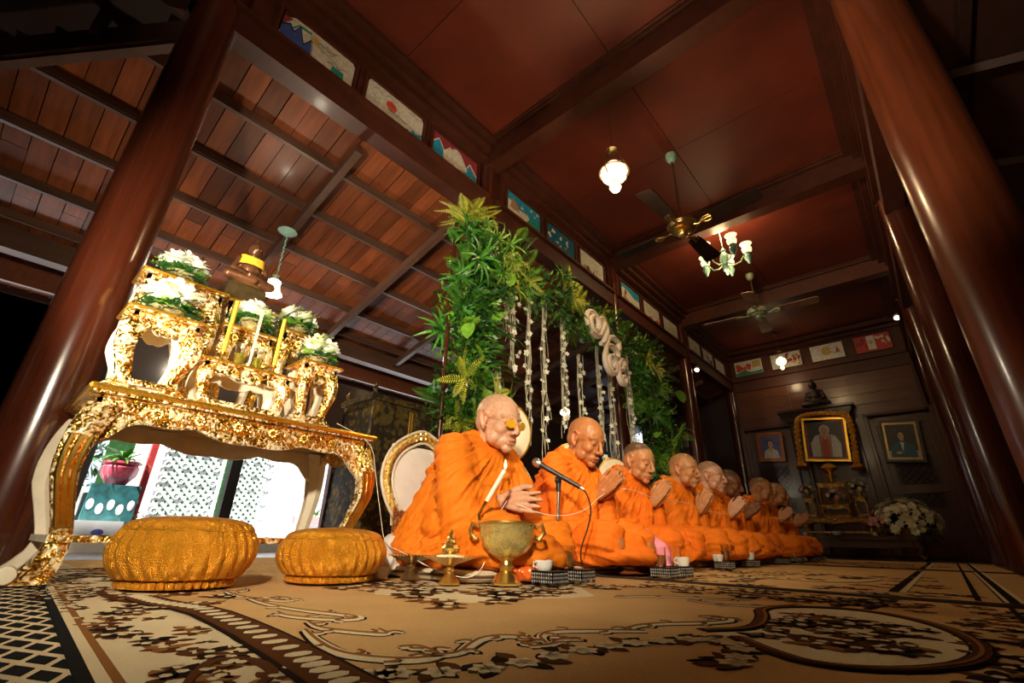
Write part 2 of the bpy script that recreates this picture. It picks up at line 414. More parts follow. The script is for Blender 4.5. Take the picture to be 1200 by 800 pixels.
# friezes: lower beam, board, frames and crown, one set per bay and side
def frieze(name, x, s, y0, y1):
    o = MB().box((x, (y0+y1)/2, 3.325), (.16, y1-y0, .20)).obj(name, 'beam_wood', smooth=False)
    MB().box((x-s*.02, (y0+y1)/2, 3.72), (.05, y1-y0, .60)).obj('frieze_board', 'beam_wood', o, smooth=False)
    m_ = MB(); m_.box((x+s*.10, (y0+y1)/2, 3.43), (.05, y1-y0, .03)); m_.box((x+s*.05, (y0+y1)/2, 3.95), (.10, y1-y0, .05))
    m_.box((x+s*.085, (y0+y1)/2, 4.02), (.17, y1-y0, .05)); m_.box((x+s*.12, (y0+y1)/2, 4.09), (.24, y1-y0, .05))
    m_.obj('crown_moulding', 'beam_wood', o, smooth=False)
    return struct(o)
for i in range(4):
    frieze('trim_%d' % (5+i), AX, 1, PY[i]+.05, PY[i+1]-.05)
    frieze('trim_%d' % (9+i), RX, -1, PY[i]+.05, PY[i+1]-.05)
frieze('trim_13', RX, -1, -3.0, PY[0]); frieze('trim_14', AX, 1, -3.0, PY[0]-.15)
# painted panels
def clip_poly(P, z0, z1, y0, y1):
    return [(min(max(u, y0), y1), min(max(v, z0), z1)) for u, v in P]
W_, H_ = .60, .30
def R_(a, b_, c, d): return [(a, b_), (c, b_), (c, d), (a, d)]
def mount(peaks, lo=0):
    return [(0, lo)] + peaks + [(1, lo)]
def disc(cx, cy, r, n=14): return [(cx+r*.5*math.cos(2*PI*k/n), cy+r*math.sin(2*PI*k/n)) for k in range(n)]
def blobs(seed, n, c, r=.05, box=(.05, .95, .1, .9)):
    q = random.Random(seed); return [(c, disc(q.uniform(box[0], box[1]), q.uniform(box[2], box[3]), q.uniform(.5, 1.2)*r, 7)) for _ in range(n)]
def waves(seed, n, c, box=(.05, .95, .1, .9)):
    q = random.Random(seed); o = []
    for _ in range(n):
        x, y, l = q.uniform(box[0], box[1]-.2), q.uniform(box[2], box[3]), q.uniform(.1, .3)
        a = [(x+l*t/6, y+.05*math.sin(t*1.3)) for t in range(7)]
        o.append((c, a+[(p[0], p[1]+.025) for p in a[::-1]]))
    return o
def zz(pts, w_=.03): return pts + [(a, b_-w_*2.2) for a, b_ in pts[::-1]]
ART = [
 ('art_cream', [('art_red', [(0, .2), (.06, .98), (0, 1)]), ('art_maroon', [(0, .45), (.12, .98), (0, 1)])] + [('art_green', zz([(.12, .55), (.2, .85), (.36, .9), (.38, .6)], .035))]
  + [('art_navy', mount([(0, .45), (.10, .62), (.16, .5), (.22, .78), (.30, .28), (.38, .62), (.42, 0)])), ('art_black', zz([(.0, .5), (.10, .68), (.16, .52), (.22, .85), (.30, .34), (.39, .72), (.43, .05)], .03)),
     ('art_green', mount([(.68, 0), (.70, .35), (.86, .36), (.88, 0)])), ('art_navy', mount([(.73, 0), (.78, .24), (.83, 0)]))] + waves(1, 9, 'art_grey', (.4, .9, .35, .8)) + [('art_yellow', disc(.42, .72, .12))]),
 ('art_cream', [('art_red', disc(.42, .55, .19)), ('art_blue', mount([(.70, 0), (.73, .2), (.78, .12), (.83, .3), (.9, .22), (1, .35)]))] + waves(2, 10, 'art_grey')),
 ('art_maroon', [('art_blue', mount([(0, .55), (.12, .8), (.25, .4), (.36, .72), (.6, .35), (.8, .62), (1, .3)])), ('art_white', zz([(0, .6), (.12, .86), (.24, .5), (.36, .8), (.5, .5), (.7, .3), (.82, .75), (1, .4)], .03)),
   ('art_cream', [(.25, .1), (.22, .45), (.36, .7), (.48, .92), (.6, .85), (.72, .5), (.78, .3), (.6, .15), (.45, .05)])] + blobs(3, 6, 'art_yellow', .05, (.62, .9, .05, .25))),
 ('art_blue', [('art_cream', [(0, 0), (0, .65), (.1, .6), (.3, .45), (.6, .5), (.8, .0)]), ('art_tan', [(.08, .3), (.12, .8), (.3, .62), (.36, .3)]), ('art_green', [(.5, 0), (.7, .45), (1, .35), (1, 0)])] + blobs(4, 8, 'art_white', .06, (.3, .95, .6, .92))),
 ('art_teal', [('art_red', R_(0, 0, 1, .07))] + blobs(5, 16, 'art_white', .075, (.05, .75, .2, .8))),
 ('art_cream', [('art_tan', [(.1, .0), (.15, .3), (.35, .35), (.5, .12), (.9, .05), (.9, 0)]), ('art_black', disc(.32, .25, .12)), ('art_black', disc(.55, .2, .06))] + waves(6, 8, 'art_grey')),
 ('art_cream', [('art_blue', [(0, 1), (0, .75), (.3, .8), (.7, .55), (1, .55), (1, 1)]), ('art_tan', [(.1, .1), (.2, .7), (.3, .15)]), ('art_black', [(.2, .4), (.24, .98), (.3, .5)])] + blobs(7, 5, 'art_tan', .06, (.3, .9, .1, .3))),
 ('art_cream', [('art_red', mount([(0, .25), (.2, .1), (.45, .3), (.6, .12), (.85, .35), (1, .2)]))] + waves(8, 9, 'art_grey', (.05, .95, .4, .9))),
 ('art_cream', waves(9, 14, 'art_grey') + blobs(9, 4, 'art_tan', .06)),
 ('art_cream', waves(10, 12, 'art_grey')),
 ('art_cream', [('art_black', R_(.45, .1, .52, .9)), ('art_dark', R_(.65, .1, .9, .5))] + waves(11, 10, 'art_dark')),
 ('art_cream', waves(12, 12, 'art_grey')),
 ('art_white', blobs(13, 12, 'art_red', .16, (.05, .6, .35, .7)) + [('art_green', mount([(0, .15), (.3, .35), (.6, .15), (1, .2)])), ('art_yellow', R_(.66, .45, .95, .9))]),
 ('art_white', blobs(14, 14, 'art_maroon', .12, (.5, .95, .3, .9)) + blobs(15, 8, 'art_yellow', .1)),
 ('art_white', [('art_yellow', disc(.48, .55, .3)), ('art_red', [(.75, .35), (.82, .75), (.9, .35)])] + waves(16, 12, 'art_tan')),
 ('art_red', [('art_white', R_(.36, .1, .58, .95)), ('art_yellow', disc(.47, .55, .12))] + blobs(17, 10, 'art_cream', .09, (.62, .97, .3, .9)) + blobs(18, 8, 'art_maroon', .12, (.03, .33, .2, .8))),
]
ALAB = ['cream painted panel with blue mountains and grey swirls, nearest the top left', 'cream painted panel with a red sun disc and blue wave', 'maroon panel with blue zigzag mountains and a white cloud, left of the second post',
 'bright blue sky panel with white slope, first right of the second post', 'teal panel scattered with white birds over the arch', 'cream panel with small black animal shapes over the arch',
 'panel with blue corner and white figure, just past the third post', 'cream panel with a red border of hills, middle one past the third post', 'plain pale scribbled panel beside the fourth post',
 'first small pale panel beyond the fourth post', 'small panel with dark vertical marks beyond the fourth post', 'last pale panel on the left side next to the far corner',
 'panel with red figures, leftmost on the back wall', 'panel with maroon and yellow figures behind the far hanging lamp', 'white panel with a yellow central figure on the back wall', 'red panel with a white middle stripe, rightmost on the back wall']
def art_panel(idx, fr, w_=W_, h_=H_, rounded=True):
    base, shapes = ART[idx]
    t = thing('painted_panel', ALAB[idx], 'painting', fr(0, 0, 0), 0, 'painted panels of the frieze')
    def F(u, v, d): a = Vector(fr(u*w_, v*h_, d)) - Vector(fr(0, 0, 0)); return tuple(a)
    out = [(0, .12), (.04, .0), (.96, 0), (1, .12), (1, .88), (.96, 1), (.04, 1), (0, .88)] if idx in (0, 1) else R_(0, 0, 1, 1)
    if idx == 0: out = [(0, .12), (.04, 0), (.97, 0), (1, .12), (1, .88), (.96, 1), (.3, 1), (.14, .97), (.05, .8)]
    MB().prism(out, F, .008).obj('panel', base, t, False)
    fm = MB()
    for a in (R_(-.05, -.09, 1.05, -.02), R_(-.05, 1.02, 1.05, 1.09), R_(-.05, -.02, -.015, 1.02), R_(1.015, -.02, 1.05, 1.02)):
        fm.prism(a, F, .022)
    fm.obj('frame', 'beam_wood', t, False)
    for j, (c, P) in enumerate(shapes):
        P = clip_poly(P, 0.01, .99, 0.01, .99)
        if idx == 0: P = [(u, min(v, .97 if u > .3 else .8+.17*u/.3)) for u, v in P]
        MB().prism(P, lambda u, v, d: F(u, v, .0085+.0004*j+d), .0005).obj('painted_shape', c, t, False)
for i in range(4):
    for j in range(3):
        L3 = (PY[i+1]-PY[i]); yy = PY[i] + L3*(.125+.285*j) + (.02 if i == 0 else 0)
        art_panel(i*3+j, lambda u, v, d, yy=yy: (AX+.006+d, yy+u, 3.535+v))
YB = 10.5
# back wall
struct(MB().box(((AX+RX)/2+.6, YB+.08, 2.0), (RX-AX+5.6, .08, 4.4)).obj('wall_back', 'dark_wood', smooth=False))
o = MB().box(((AX+RX)/2, YB, 3.30), (RX-AX-.2, .14, .16)).obj('trim_15', 'beam_wood', smooth=False); struct(o)
m_ = MB(); m_.box(((AX+RX)/2, YB-.07, 3.42), (RX-AX-.2, .06, .03)); m_.box(((AX+RX)/2, YB-.05, 3.96), (RX-AX-.2, .12, .06)); m_.box(((AX+RX)/2, YB-.08, 4.06), (RX-AX-.2, .2, .08))
m_.obj('crown_moulding', 'beam_wood', o, False)
MB().box(((AX+RX)/2, YB, 3.7), (RX-AX-.2, .05, .62)).obj('frieze_board', 'beam_wood', o, False)
for j in range(4):
    art_panel(12+j, lambda u, v, d, j=j: (-2.60+.735*j+u, YB-.03-d, 3.55+v), .55, .32)
# broad panels above the doors
wp = MB().box((-1.18, YB-.01, 2.78), (2.95, .05, .80)).obj('trim_16', 'panel_wood', smooth=False); struct(wp)
for kx in range(3):
    for kz in range(4):
        MB().box((-2.17+kx*.98, YB-.045, 2.47+kz*.2), (.974, .015, .194)).obj('board', 'panel_wood', wp, False)
m_ = MB()
for x in (-2.68, .32): m_.box((x, YB-.05, 2.8), (.05, .05, .84))
for z in (2.36, 3.2): m_.box((-1.18, YB-.05, z), (2.98, .05, .05))
m_.obj('moulding', 'beam_wood', wp, False)
# doors: two leaves left, one right, and the frames between
def door(n, x0, x1, lattice=True):
    o = MB().box(((x0+x1)/2, YB+.01, 1.13), (x1-x0, .05, 2.30)).obj('door_%d' % n, 'door_wood', smooth=False); struct(o)
    m_ = MB()
    for x in (x0+.04, x1-.04): m_.box((x, YB-.03, 1.13), (.08, .05, 2.30))
    for z in (.08, 1.05, 2.22): m_.box(((x0+x1)/2, YB-.03, z), (x1-x0-.16, .045, .14))
    m_.obj('door_frame', 'door_wood', o, False)
    if lattice:
        m_ = MB(); xa, xb, za, zb = x0+.20, x1-.20, .78, 1.56
        st = .11; nn = int((xb-xa+zb-za)/st)+1
        for k in range(nn):
            for s in (0, 1):
                c = k*st
                a0 = max(0, c-(zb-za)); a1 = min(xb-xa, c)
                if a1-a0 < .02: continue
                p = [(a0, c-a0), (a1, c-a1)]
                q = [((xa+u) if s else (xb-u), za+v) for u, v in p]
                m_.tube([(q[0][0], YB-.025-.008*s, q[0][1]), (q[1][0], YB-.025-.008*s, q[1][1])], .006, 4)
        m_.box(((xa+xb)/2, YB-.018, (za+zb)/2), (xb-xa+.06, .008, zb-za+.06))
        m_.obj('door_lattice', 'dark_wood', o, False)
    MB().ell((x1-.05, YB-.07, 1.0), .02).obj('door_handle', 'brass_dark', o)
door(1, -2.66, -1.80); door(2, -1.55, -.72, False); door(3, -.52, .34)
for n, x in enumerate((-2.68, -1.675, -.62, .38)):
    struct(MB().box((x, YB-.02, 1.2), (.17 if 0 < n < 3 else .08, .10, 2.4)).box((x, YB-.08, 1.2), (.07, .03, 2.4)).obj('trim_%d' % (17+n), 'door_wood', smooth=False))
# other walls that close the hall
struct(MB().box((3.6, 3.5, 2.0), (.1, 16, 4.6)).obj('wall_right', 'dark_wood', smooth=False))
tag(MB().box((RX+.12, 3.95, 3.45), (.03, 1.5, .62)).obj('pale_panel', 'cream_paint', smooth=False), 'pale plain panel high between the two nearest right posts', 'panel')
struct(MB().box((-1.0, -3.6, 2.0), (10, .1, 4.6)).obj('wall_front', 'dark_wood', smooth=False))
# right-hand lean-to roof, dark
ro = MB().prism([(0, 3.5), (3.4, 2.5), (3.4, 2.6), (0, 3.6)], lambda u, v, d: (RX+.1+u, -3.5+d, v), 14.1).obj('roof', 'dark_wood', smooth=False); struct(ro)
for k in range(5):
    MB().box((RX+.5+k*.62, 3.5, 3.34-k*.182), (.06, 14, .08)).obj('purlin', 'dark_wood', ro, False)
for k in range(6):
    y = PY[0]+1.2*k
    MB().tube([(RX+.1, y, 3.38), (3.5, y, 2.38)], .04, 4).obj('rafter', 'dark_wood', ro, False)
struct(MB().box((-.2, -3.2, 4.25), (8, 7.0, .05)).obj('ceiling.soffit', 'dark_wood', smooth=False))
# ---- left lean-to roof of planks
def rz_(x): return 3.985 - .27*abs(x)     # underside of the planks
slope = math.atan(.27)
lr = MB().prism([(2.75, rz_(2.75)+.045), (6.4, rz_(6.4)+.045), (6.4, rz_(6.4)+.075), (2.75, rz_(2.75)+.075)], lambda u, v, d: (-u, -3.6+d, v), 14.2).obj('roof', 'dark_wood', smooth=False); struct(lr)
pw = .148
shade = random.Random(3)
plank_cache = {}
def plank(x0, x1, y):
    key = (round(x0, 3), round(x1, 3))
    if key not in plank_cache:
        m_ = MB(); l = (x1-x0)/math.cos(slope)
        m_.box((0, 0, 0), (l-.004, pw-.007, .018)); plank_cache[key] = m_.mesh('plank', 'plank_wood', False)
    xm = (x0+x1)/2
    link('plank', plank_cache[key], lr, (-xm, y, rz_(xm)+.025+shade.uniform(-.002, .002)), (0, -slope, shade.uniform(-.003, .003)))
ny = 0
y = -1.9
while y < 10.4:
    xs = 2.85 if y > .12 else 2.85 + (.12-y)*1.13
    cuts = [4.5 if ny % 2 else 5.0]
    if y > 7: plank(max(xs, 2.85), 6.3, y)
    else:
        if xs < cuts[0]-.1: plank(round(xs, 2), cuts[0], y); plank(cuts[0], 6.3, y)
        elif xs < 6.2: plank(round(xs, 2), 6.3, y)
    y += pw; ny += 1
for x in (3.22, 3.73, 4.25, 4.77, 5.2, 5.98, 6.27):
    y0 = .1-(x-2.85)/1.13 if x < 5.3 else -2.2
    MB().box((-x, (y0+10.4)/2, rz_(x)-.015), (.055, 10.4-y0, .06)).box((-x, (y0+10.4)/2, rz_(x)-.05), (.035, 10.4-y0, .02)).obj('purlin', 'purlin_wood', lr, False)
for y in (1.27, 2.40, 3.5, 4.6, 5.7, 6.8, 7.9, 9.0):
    a = Vector((-2.87, y, rz_(2.87)-.105)); b_ = Vector((-5.5, y, rz_(5.5)-.105)); d = b_-a
    MB().box((0, 0, 0), (d.length, .06, .085)).obj('rafter', 'purlin_wood', lr, False).matrix_local = Matrix.Translation((a+b_)/2) @ Matrix.Rotation(-slope, 4, 'Y')
# hip rafter from the near post and its bracket
a = Vector((-2.72, .14, 3.10)); b_ = Vector((-4.6, -1.52, 2.62))
d = b_-a
hr = MB().box((0, 0, 0), (d.length, .09, .17)).box((0, 0, -.095), (d.length, .05, .02)).obj('hip_rafter', 'purlin_wood', lr, False)
hr.matrix_local = Matrix.Translation((a+b_)/2) @ d.to_track_quat('X', 'Z').to_matrix().to_4x4()
MB().box((-3.15, -.35, 3.2), (.06, .06, .5)).obj('hip_strut', 'dark_wood', lr, False)
MB().prism([(0, 0), (.30, .42), (.30, .50), (0, .16)], lambda u, v, d: (AX+.05+u*.2, .09+d, 3.0+v), .06).obj('bracket', 'dark_wood', lr, False)
# wall plate, red fascia board, gutter pipe
struct(MB().box((-5.42, 4.0, rz_(5.42)-.09), (.14, 12.8, .20)).obj('trim_30', 'purlin_wood', smooth=False))
struct(MB().box((-5.78, 4.0, rz_(5.8)-.10), (.04, 12.8, .24)).obj('trim_31', 'panel_wood', smooth=False))
tag(MB().tube([(-6.2, 1.8, 2.13), (-6.2, 10.4, 2.13)], .07, 14).obj('gutter_pipe', 'white'), 'pale gutter pipe running under the left eave above the lacquer cabinet', 'gutter')
# outer wall of the lean-to beyond the open bays
ow = MB().box((-5.42, 4.10, .90), (.10, 2.0, 1.80)).box((-5.42, 8.6, 1.25), (.10, 5.1, 2.5)).box((-5.42, 1.4, 1.475), (.10, 4.2, .95)).box((-5.42, -.6, .975), (.10, 2.2, 1.95)).box((-5.42, 5.5, .55), (.1, 1.1, 1.1)).box((-5.42, 5.5, 2.25), (.1, 1.1, .5)).obj('wall_left', 'dark_wood', smooth=False); struct(ow)
wn = MB()
for y in (5.0, 5.35, 5.7, 6.02): wn.box((-5.42, y, 1.55), (.06, .05, .9))
for z in (1.1, 1.5, 1.9): wn.box((-5.42, 5.5, z), (.06, 1.05, .05))
wno = wn.obj('window_1', 'dark_wood', smooth=False); struct(wno)
for z in (1.3, 1.7):
    for y in (5.175, 5.525, 5.86): MB().box((-5.43, y, z), (.008, .30, .34)).obj('pane', 'glass', wno, False)
struct(MB().box((-4.3, -2.2, 1.4), (2.9, .08, 2.8)).obj('wall_left.side', 'dark_wood', smooth=False))
struct(MB().box((-5.2, -1.6, 1.2), (.08, 1.2, 2.4)).obj('wall_left.end', 'dark_wood', smooth=False))
# ================================================================ carpets
def carpet_base(label, x0, x1, y0, y1, z=.018, grp='patterned carpets on the hall floor'):
    t = thing('carpet', label, 'carpet', ((x0+x1)/2, (y0+y1)/2, -.021), 0, grp)
    MB().box((0, 0, .0075), (x1-x0, y1-y0, .015)).obj('pile', 'pile_beige', t, False)
    return t, (-(x0+x1)/2, -(y0+y1)/2)
# the floor lies at -.021, the carpet surface just under z = 0
def tr(P, off): return [(a+off[0], b_+off[1]) for a, b_ in P]
ZC = .0155
def motif(t, off, name, mat_, strips, z=ZC, it=2):
    m_ = MB()
    for P, wd in strips:
        Q = smoothpts(tr(P, off), it)
        n = len(Q)
        if isinstance(wd, (tuple, list)):
            wdl = [wd[0]+(wd[1]-wd[0])*i/(n-1) if len(wd) == 2 else (wd[0]+(wd[1]-wd[0])*min(1, 2*i/(n-1)) if i < n/2 else wd[1]+(wd[2]-wd[1])*(2*i/(n-1)-1)) for i in range(n)]
        else: wdl = wd
        m_.strip(Q, wdl, z)
    m_.obj(name, mat_, t, False, kind='stuff')
def poly_flat(t, name, mat_, polys, z):
    m_ = MB()
    for P in polys: m_.prism(P, lambda u, v, d: (u, v, z-.001+d), .001)
    m_.obj(name, mat_, t, False, kind='stuff')
def leafpts(c, a, l, w_):
    ca, sa = math.cos(a), math.sin(a)
    pr_ = [(0, 0), (.18, .30), (.45, .5), (.75, .34), (1, 0), (.75, -.34), (.45, -.5), (.18, -.30)]
    return [(c[0]+ca*u*l-sa*v*w_, c[1]+sa*u*l+ca*v*w_) for u, v in pr_]
def flower_field(seed, n, box, size, t, off, dens=('pile_brown', 'pile_tan', 'pile_dark', 'pile_cream'), z=ZC+.001):
    q = random.Random(seed); groups = {c: [] for c in dens}
    for _ in range(n):
        x, y = q.uniform(box[0], box[1])+off[0], q.uniform(box[2], box[3])+off[1]; size_ = size*q.uniform(.6, 1.25)
        a0 = q.uniform(0, 6.28); c = q.choice(dens[:3]); k = q.choice((3, 4, 5, 6))
        for j in range(k):
            groups[c if j % 2 else dens[0]].append(leafpts((x, y), a0+j*6.28/k+q.uniform(-.2, .2), size_*q.uniform(.8, 1.3), size_*.62))
        groups[dens[3]].append([(x+size*.25*math.cos(u), y+size*.25*math.sin(u)) for u in [i*1.047 for i in range(6)]])
    for i, c in enumerate(dens):
        if groups[c]: poly_flat(t, 'woven_flowers', c, groups[c], z+.0008*i)
t, of = carpet_base('large beige carpet with cream scrolls and a brown chain border, in the foreground', -3.9, .235, -.30, 2.10)
# black and cream diamond band at the left edge
def by(x): return .098-.067*x
poly_flat(t, 'border_ground', 'pile_cream', [[(-3.9+of[0], -.30+of[1]), (.2+of[0], -.30+of[1]), (.2+of[0], by(.2)+of[1]), (-3.9+of[0], by(-3.9)+of[1])]], ZC)
dm = []
for i in range(41):
    for j in range(20):
        cx = -3.88+i*.10+(j % 2)*.05; cy = by(cx)-.004-j*.0225
        if cy < -.27: continue
        dm.append([(cx-.034+of[0], cy+of[1]), (cx+of[0], cy-.0155+of[1]), (cx+.034+of[0], cy+of[1]), (cx+of[0], cy+.0155+of[1])])
poly_flat(t, 'diamond', 'pile_black', dm, ZC+.001)
def bl(d): return [(-3.9, by(-3.9)+d), (.2, by(.2)+d)]
poly_flat(t, 'field_ground', 'pile_cream', [[(-3.9+of[0], by(-3.9)+of[1]), (-.2+of[0], by(-.2)+of[1]), (-.2+of[0], .36+of[1]), (-1.2+of[0], .42+of[1]), (-3.9+of[0], .46+of[1])]], ZC+.0002)
motif(t, of, 'border_stripe', 'pile_black', [(bl(.004), .016)], ZC+.0022, 0)
motif(t, of, 'border_stripe', 'pile_cream', [(bl(.020), .020)], ZC+.0012, 0)
motif(t, of, 'border_stripe', 'pile_tan', [(bl(.032), .010)], ZC+.0022, 0)
flower_field(5, 170, (-3.2, -.35, .21, .345), .028, t, of)
flower_field(6, 110, (-3.0, -1.35, .33, .62), .034, t, of)
motif(t, of, 'corner_scroll', 'pile_brown', [([(-.66, .22), (-.72, .25), (-.78, .29), (-.74, .325), (-.66, .32), (-.62, .285)], (.006, .02, .01)), ([(-1.9, .36), (-1.82, .33), (-1.6, .325), (-1.45, .35)], (.006, .022, .01))], ZC+.003)
# brown chain band
bandp = [(-1.62, .375), (-1.45, .385), (-1.28, .425), (-1.0, .408), (-.70, .372), (-.52, .345), (-.30, .33)]
motif(t, of, 'chain_band', 'pile_dark', [(bandp, .082)], ZC+.003, 1)
motif(t, of, 'chain_band', 'pile_brown', [(bandp, .066)], ZC+.004, 1)
el = []
for i in range(36):
    s_ = i/35*(len(bandp)-1); k = min(int(s_), len(bandp)-2); f_ = s_-k
    x = bandp[k][0]*(1-f_)+bandp[k+1][0]*f_; y = bandp[k][1]*(1-f_)+bandp[k+1][1]*f_
    el.append([(x+of[0]+.0125*math.cos(u), y+of[1]+.020*math.sin(u)) for u in [j*PI/4 for j in range(8)]])
poly_flat(t, 'chain_link', 'pile_cream', el, ZC+.0055)
# long scroll lines in the beige field
sc = [([(-2.2, .52), (-2.0, .60), (-1.80, .56), (-1.66, .58), (-1.60, .64), (-1.68, .665)], (.010, .022, .008)),
      ([(-1.66, .60), (-1.50, .575), (-1.36, .60), (-1.30, .635), (-1.36, .66), (-1.42, .645)], (.010, .022, .008)),
      ([(-1.42, .58), (-1.28, .565), (-1.12, .585), (-.98, .63), (-.94, .60), (-1.0, .55), (-1.08, .52), (-1.14, .53)], (.008, .030, .008)),
      ([(-.98, .52), (-.90, .50), (-.82, .53), (-.76, .56), (-.82, .575)], (.006, .020, .006)),
      ([(-.90, .475), (-.80, .445), (-.70, .425), (-.63, .45), (-.585, .49), (-.60, .53), (-.66, .54), (-.67, .51)], (.010, .036, .012)),
      ([(-.60, .50), (-.575, .545), (-.61, .60), (-.64, .66), (-.62, .71), (-.575, .72), (-.555, .69), (-.575, .675)], (.010, .030, .008)),
      ([(-.535, .66), (-.515, .70), (-.54, .73), (-.52, .78), (-.505, .76)], (.006, .016, .006)),
      ([(-.53, .70), (-.58, .74), (-.595, .80), (-.545, .86), (-.505, .90), (-.47, .93)], (.008, .028, .010)),
      ([(-.50, .90), (-.515, .97), (-.49, 1.04), (-.45, 1.09), (-.415, 1.15), (-.40, 1.20), (-.44, 1.24), (-.47, 1.2)], (.012, .034, .010)),
      ([(-.80, 1.40), (-.76, 1.5), (-.66, 1.58), (-.56, 1.60), (-.50, 1.68)], (.010, .03, .008)),
      ([(-.62, 1.52), (-.55, 1.48), (-.45, 1.5), (-.38, 1.58), (-.36, 1.66)], (.010, .03, .008))]
hk = []
for P, wd in sc:
    Q = smoothpts(P, 2)
    for i in range(3, len(Q)-2, 4):
        a, b_ = Vector(Q[i]), Vector(Q[i+1]); tn = (b_-a).normalized(); nn = Vector((-tn.y, tn.x))*(1 if i % 8 < 4 else -1)
        hk.append(([tuple(a), tuple(a+nn*.018+tn*.008), tuple(a+nn*.026-tn*.012)], (.010, .008, .003)))
sc = sc+hk
motif(t, of, 'scroll_outline', 'pile_dark', [(P, tuple(x+.012 for x in wd)) for P, wd in sc], ZC)
motif(t, of, 'scroll', 'pile_cream', sc, ZC+.0015)
motif(t, of, 'scroll_vein', 'pile_tan', [([(a-.004, b_+.002) for a, b_ in P], .005) for P, wd in sc], ZC+.003)
# centre medallion and leafy garland
flower_field(8, 120, (-1.62, -.95, .86, 1.75), .050, t, of, ('pile_brown', 'pile_tan', 'pile_dark', 'pile_cream'))
poly_flat(t, 'medallion', 'pile_cream', [[(-1.25+of[0]+.36*math.cos(u)*(1+.12*math.sin(5*u)), 1.28+of[1]+.36*math.sin(u)*(1+.1*math.cos(7*u))) for u in [i*2*PI/36 for i in range(36)]]], ZC)
q = random.Random(11); lv = {'pile_dark': [], 'pile_brown': [], 'pile_cream': [], 'pile_tan': []}
gp = smoothpts([(-.58, .40), (-.50, .50), (-.485, .62), (-.47, .75), (-.43, .85), (-.37, .95), (-.30, .92), (-.28, .78)], 2)
for i, (x, y) in enumerate(gp):
    for k in range(2):
        c = ('pile_dark', 'pile_brown')[(i+k) % 2]
        lv[c].append(leafpts((x+of[0]+q.uniform(-.012, .012), y+of[1]+q.uniform(-.01, .01)), q.uniform(0, 6.28), .05, .026))
    if i % 2 == 0:
        for k in range(6): lv['pile_cream'].append(leafpts((x+of[0]+.012, y+of[1]), k*1.047, .026, .018))
for i, (c, P) in enumerate(lv.items()):
    if P: poly_flat(t, 'garland_leaf', c, P, ZC+.001+.0008*i)
# right cartouche with leaf border and its flowers
cart = [(-.40, 1.02), (-.33, 1.12), (-.36, 1.30), (-.42, 1.48), (-.34, 1.62), (-.20, 1.66), (-.07, 1.52), (.0, 1.30), (.0, 1.08), (-.08, .92), (-.18, .86), (-.26, .92), (-.33, 1.0)]
poly_flat(t, 'cartouche_ground', 'pile_cream', [[(a+of[0], b_+of[1]) for a, b_ in smoothpts(cart, 1)]], ZC+.0005)
motif(t, of, 'cartouche_edge', 'pile_dark', [(cart, .034)], ZC+.0022); motif(t, of, 'cartouche_edge', 'pile_brown', [(cart, .024)], ZC+.0035); motif(t, of, 'cartouche_edge', 'pile_tan', [([(a*.98, b_) for a, b_ in cart], .006)], ZC+.0045)
flower_field(9, 50, (-.33, -.08, 1.0, 1.50), .040, t, of, z=ZC+.002)
flower_field(10, 110, (-.02, .19, .5, 2.05), .034, t, of)
motif(t, of, 'border_stripe', 'pile_dark', [([(.09, .4), (.09, 2.08)], .012), ([(.135, .4), (.135, 2.08)], .03)], ZC+.004, 0)
motif(t, of, 'border_stripe', 'pile_cream', [([(.155, .4), (.155, 2.08)], .012)], ZC+.005, 0)
for k in range(2):
    motif(t, of, 'chain_band', 'pile_dark', [([(-.28+.07*k, 1.70), (-.24+.07*k, 2.0)], .02)], ZC+.003, 0)
flower_field(12, 90, (-1.0, -.1, 1.72, 2.06), .038, t, of)
# second and third carpets, overlapping the first with a thick rolled edge
def carpet2(label, x0, x1, y0, y1, seed):
    t, of = carpet_base(label, x0, x1, y0, y1)
    MB().tube([(x0+of[0], y0+of[1]+.008, .018), (x1+of[0], y0+of[1]+.008, .018)], .007, 6).obj('bound_edge', 'pile_brown', t)
    flower_field(seed, 75, (x0+.8, x1-.30, y0+.05, y0+.45), .05, t, of)
    flower_field(seed+1, 70, (-1.25, -.05, y0+.5, y0+1.6), .05, t, of)
    motif(t, of, 'scroll_outline', 'pile_dark', [([(-.9, y0+.5), (-.7, y0+.7), (-.5, y0+.62), (-.35, y0+.8), (-.3, y0+1.1)], (.02, .045, .02)), ([(-.2, y0+.3), (-.2, y1-.2)], .03)], ZC+.002)
    motif(t, of, 'scroll', 'pile_cream', [([(-.9, y0+.5), (-.7, y0+.7), (-.5, y0+.62), (-.35, y0+.8), (-.3, y0+1.1)], (.01, .03, .01)), ([(-.17, y0+.3), (-.17, y1-.2)], .02)], ZC+.003)
    motif(t, of, 'border_stripe', 'pile_dark', [([(.03, y0+.1), (.03, y1-.05)], .016), ([(.11, y0+.1), (.11, y1-.05)], .05)], ZC+.004, 0)
    motif(t, of, 'border_stripe', 'pile_cream', [([(.095, y0+.1), (.095, y1-.05)], .010), ([(.132, y0+.1), (.132, y1-.05)], .012)], ZC+.005, 0)
carpet2('second beige carpet whose bound edge crosses behind the foreground carpet', -3.9, .30, 2.115, 4.9, 21)
carpet2('far beige carpet running to the low altar bench', -3.9, .32, 4.915, 7.6, 31)
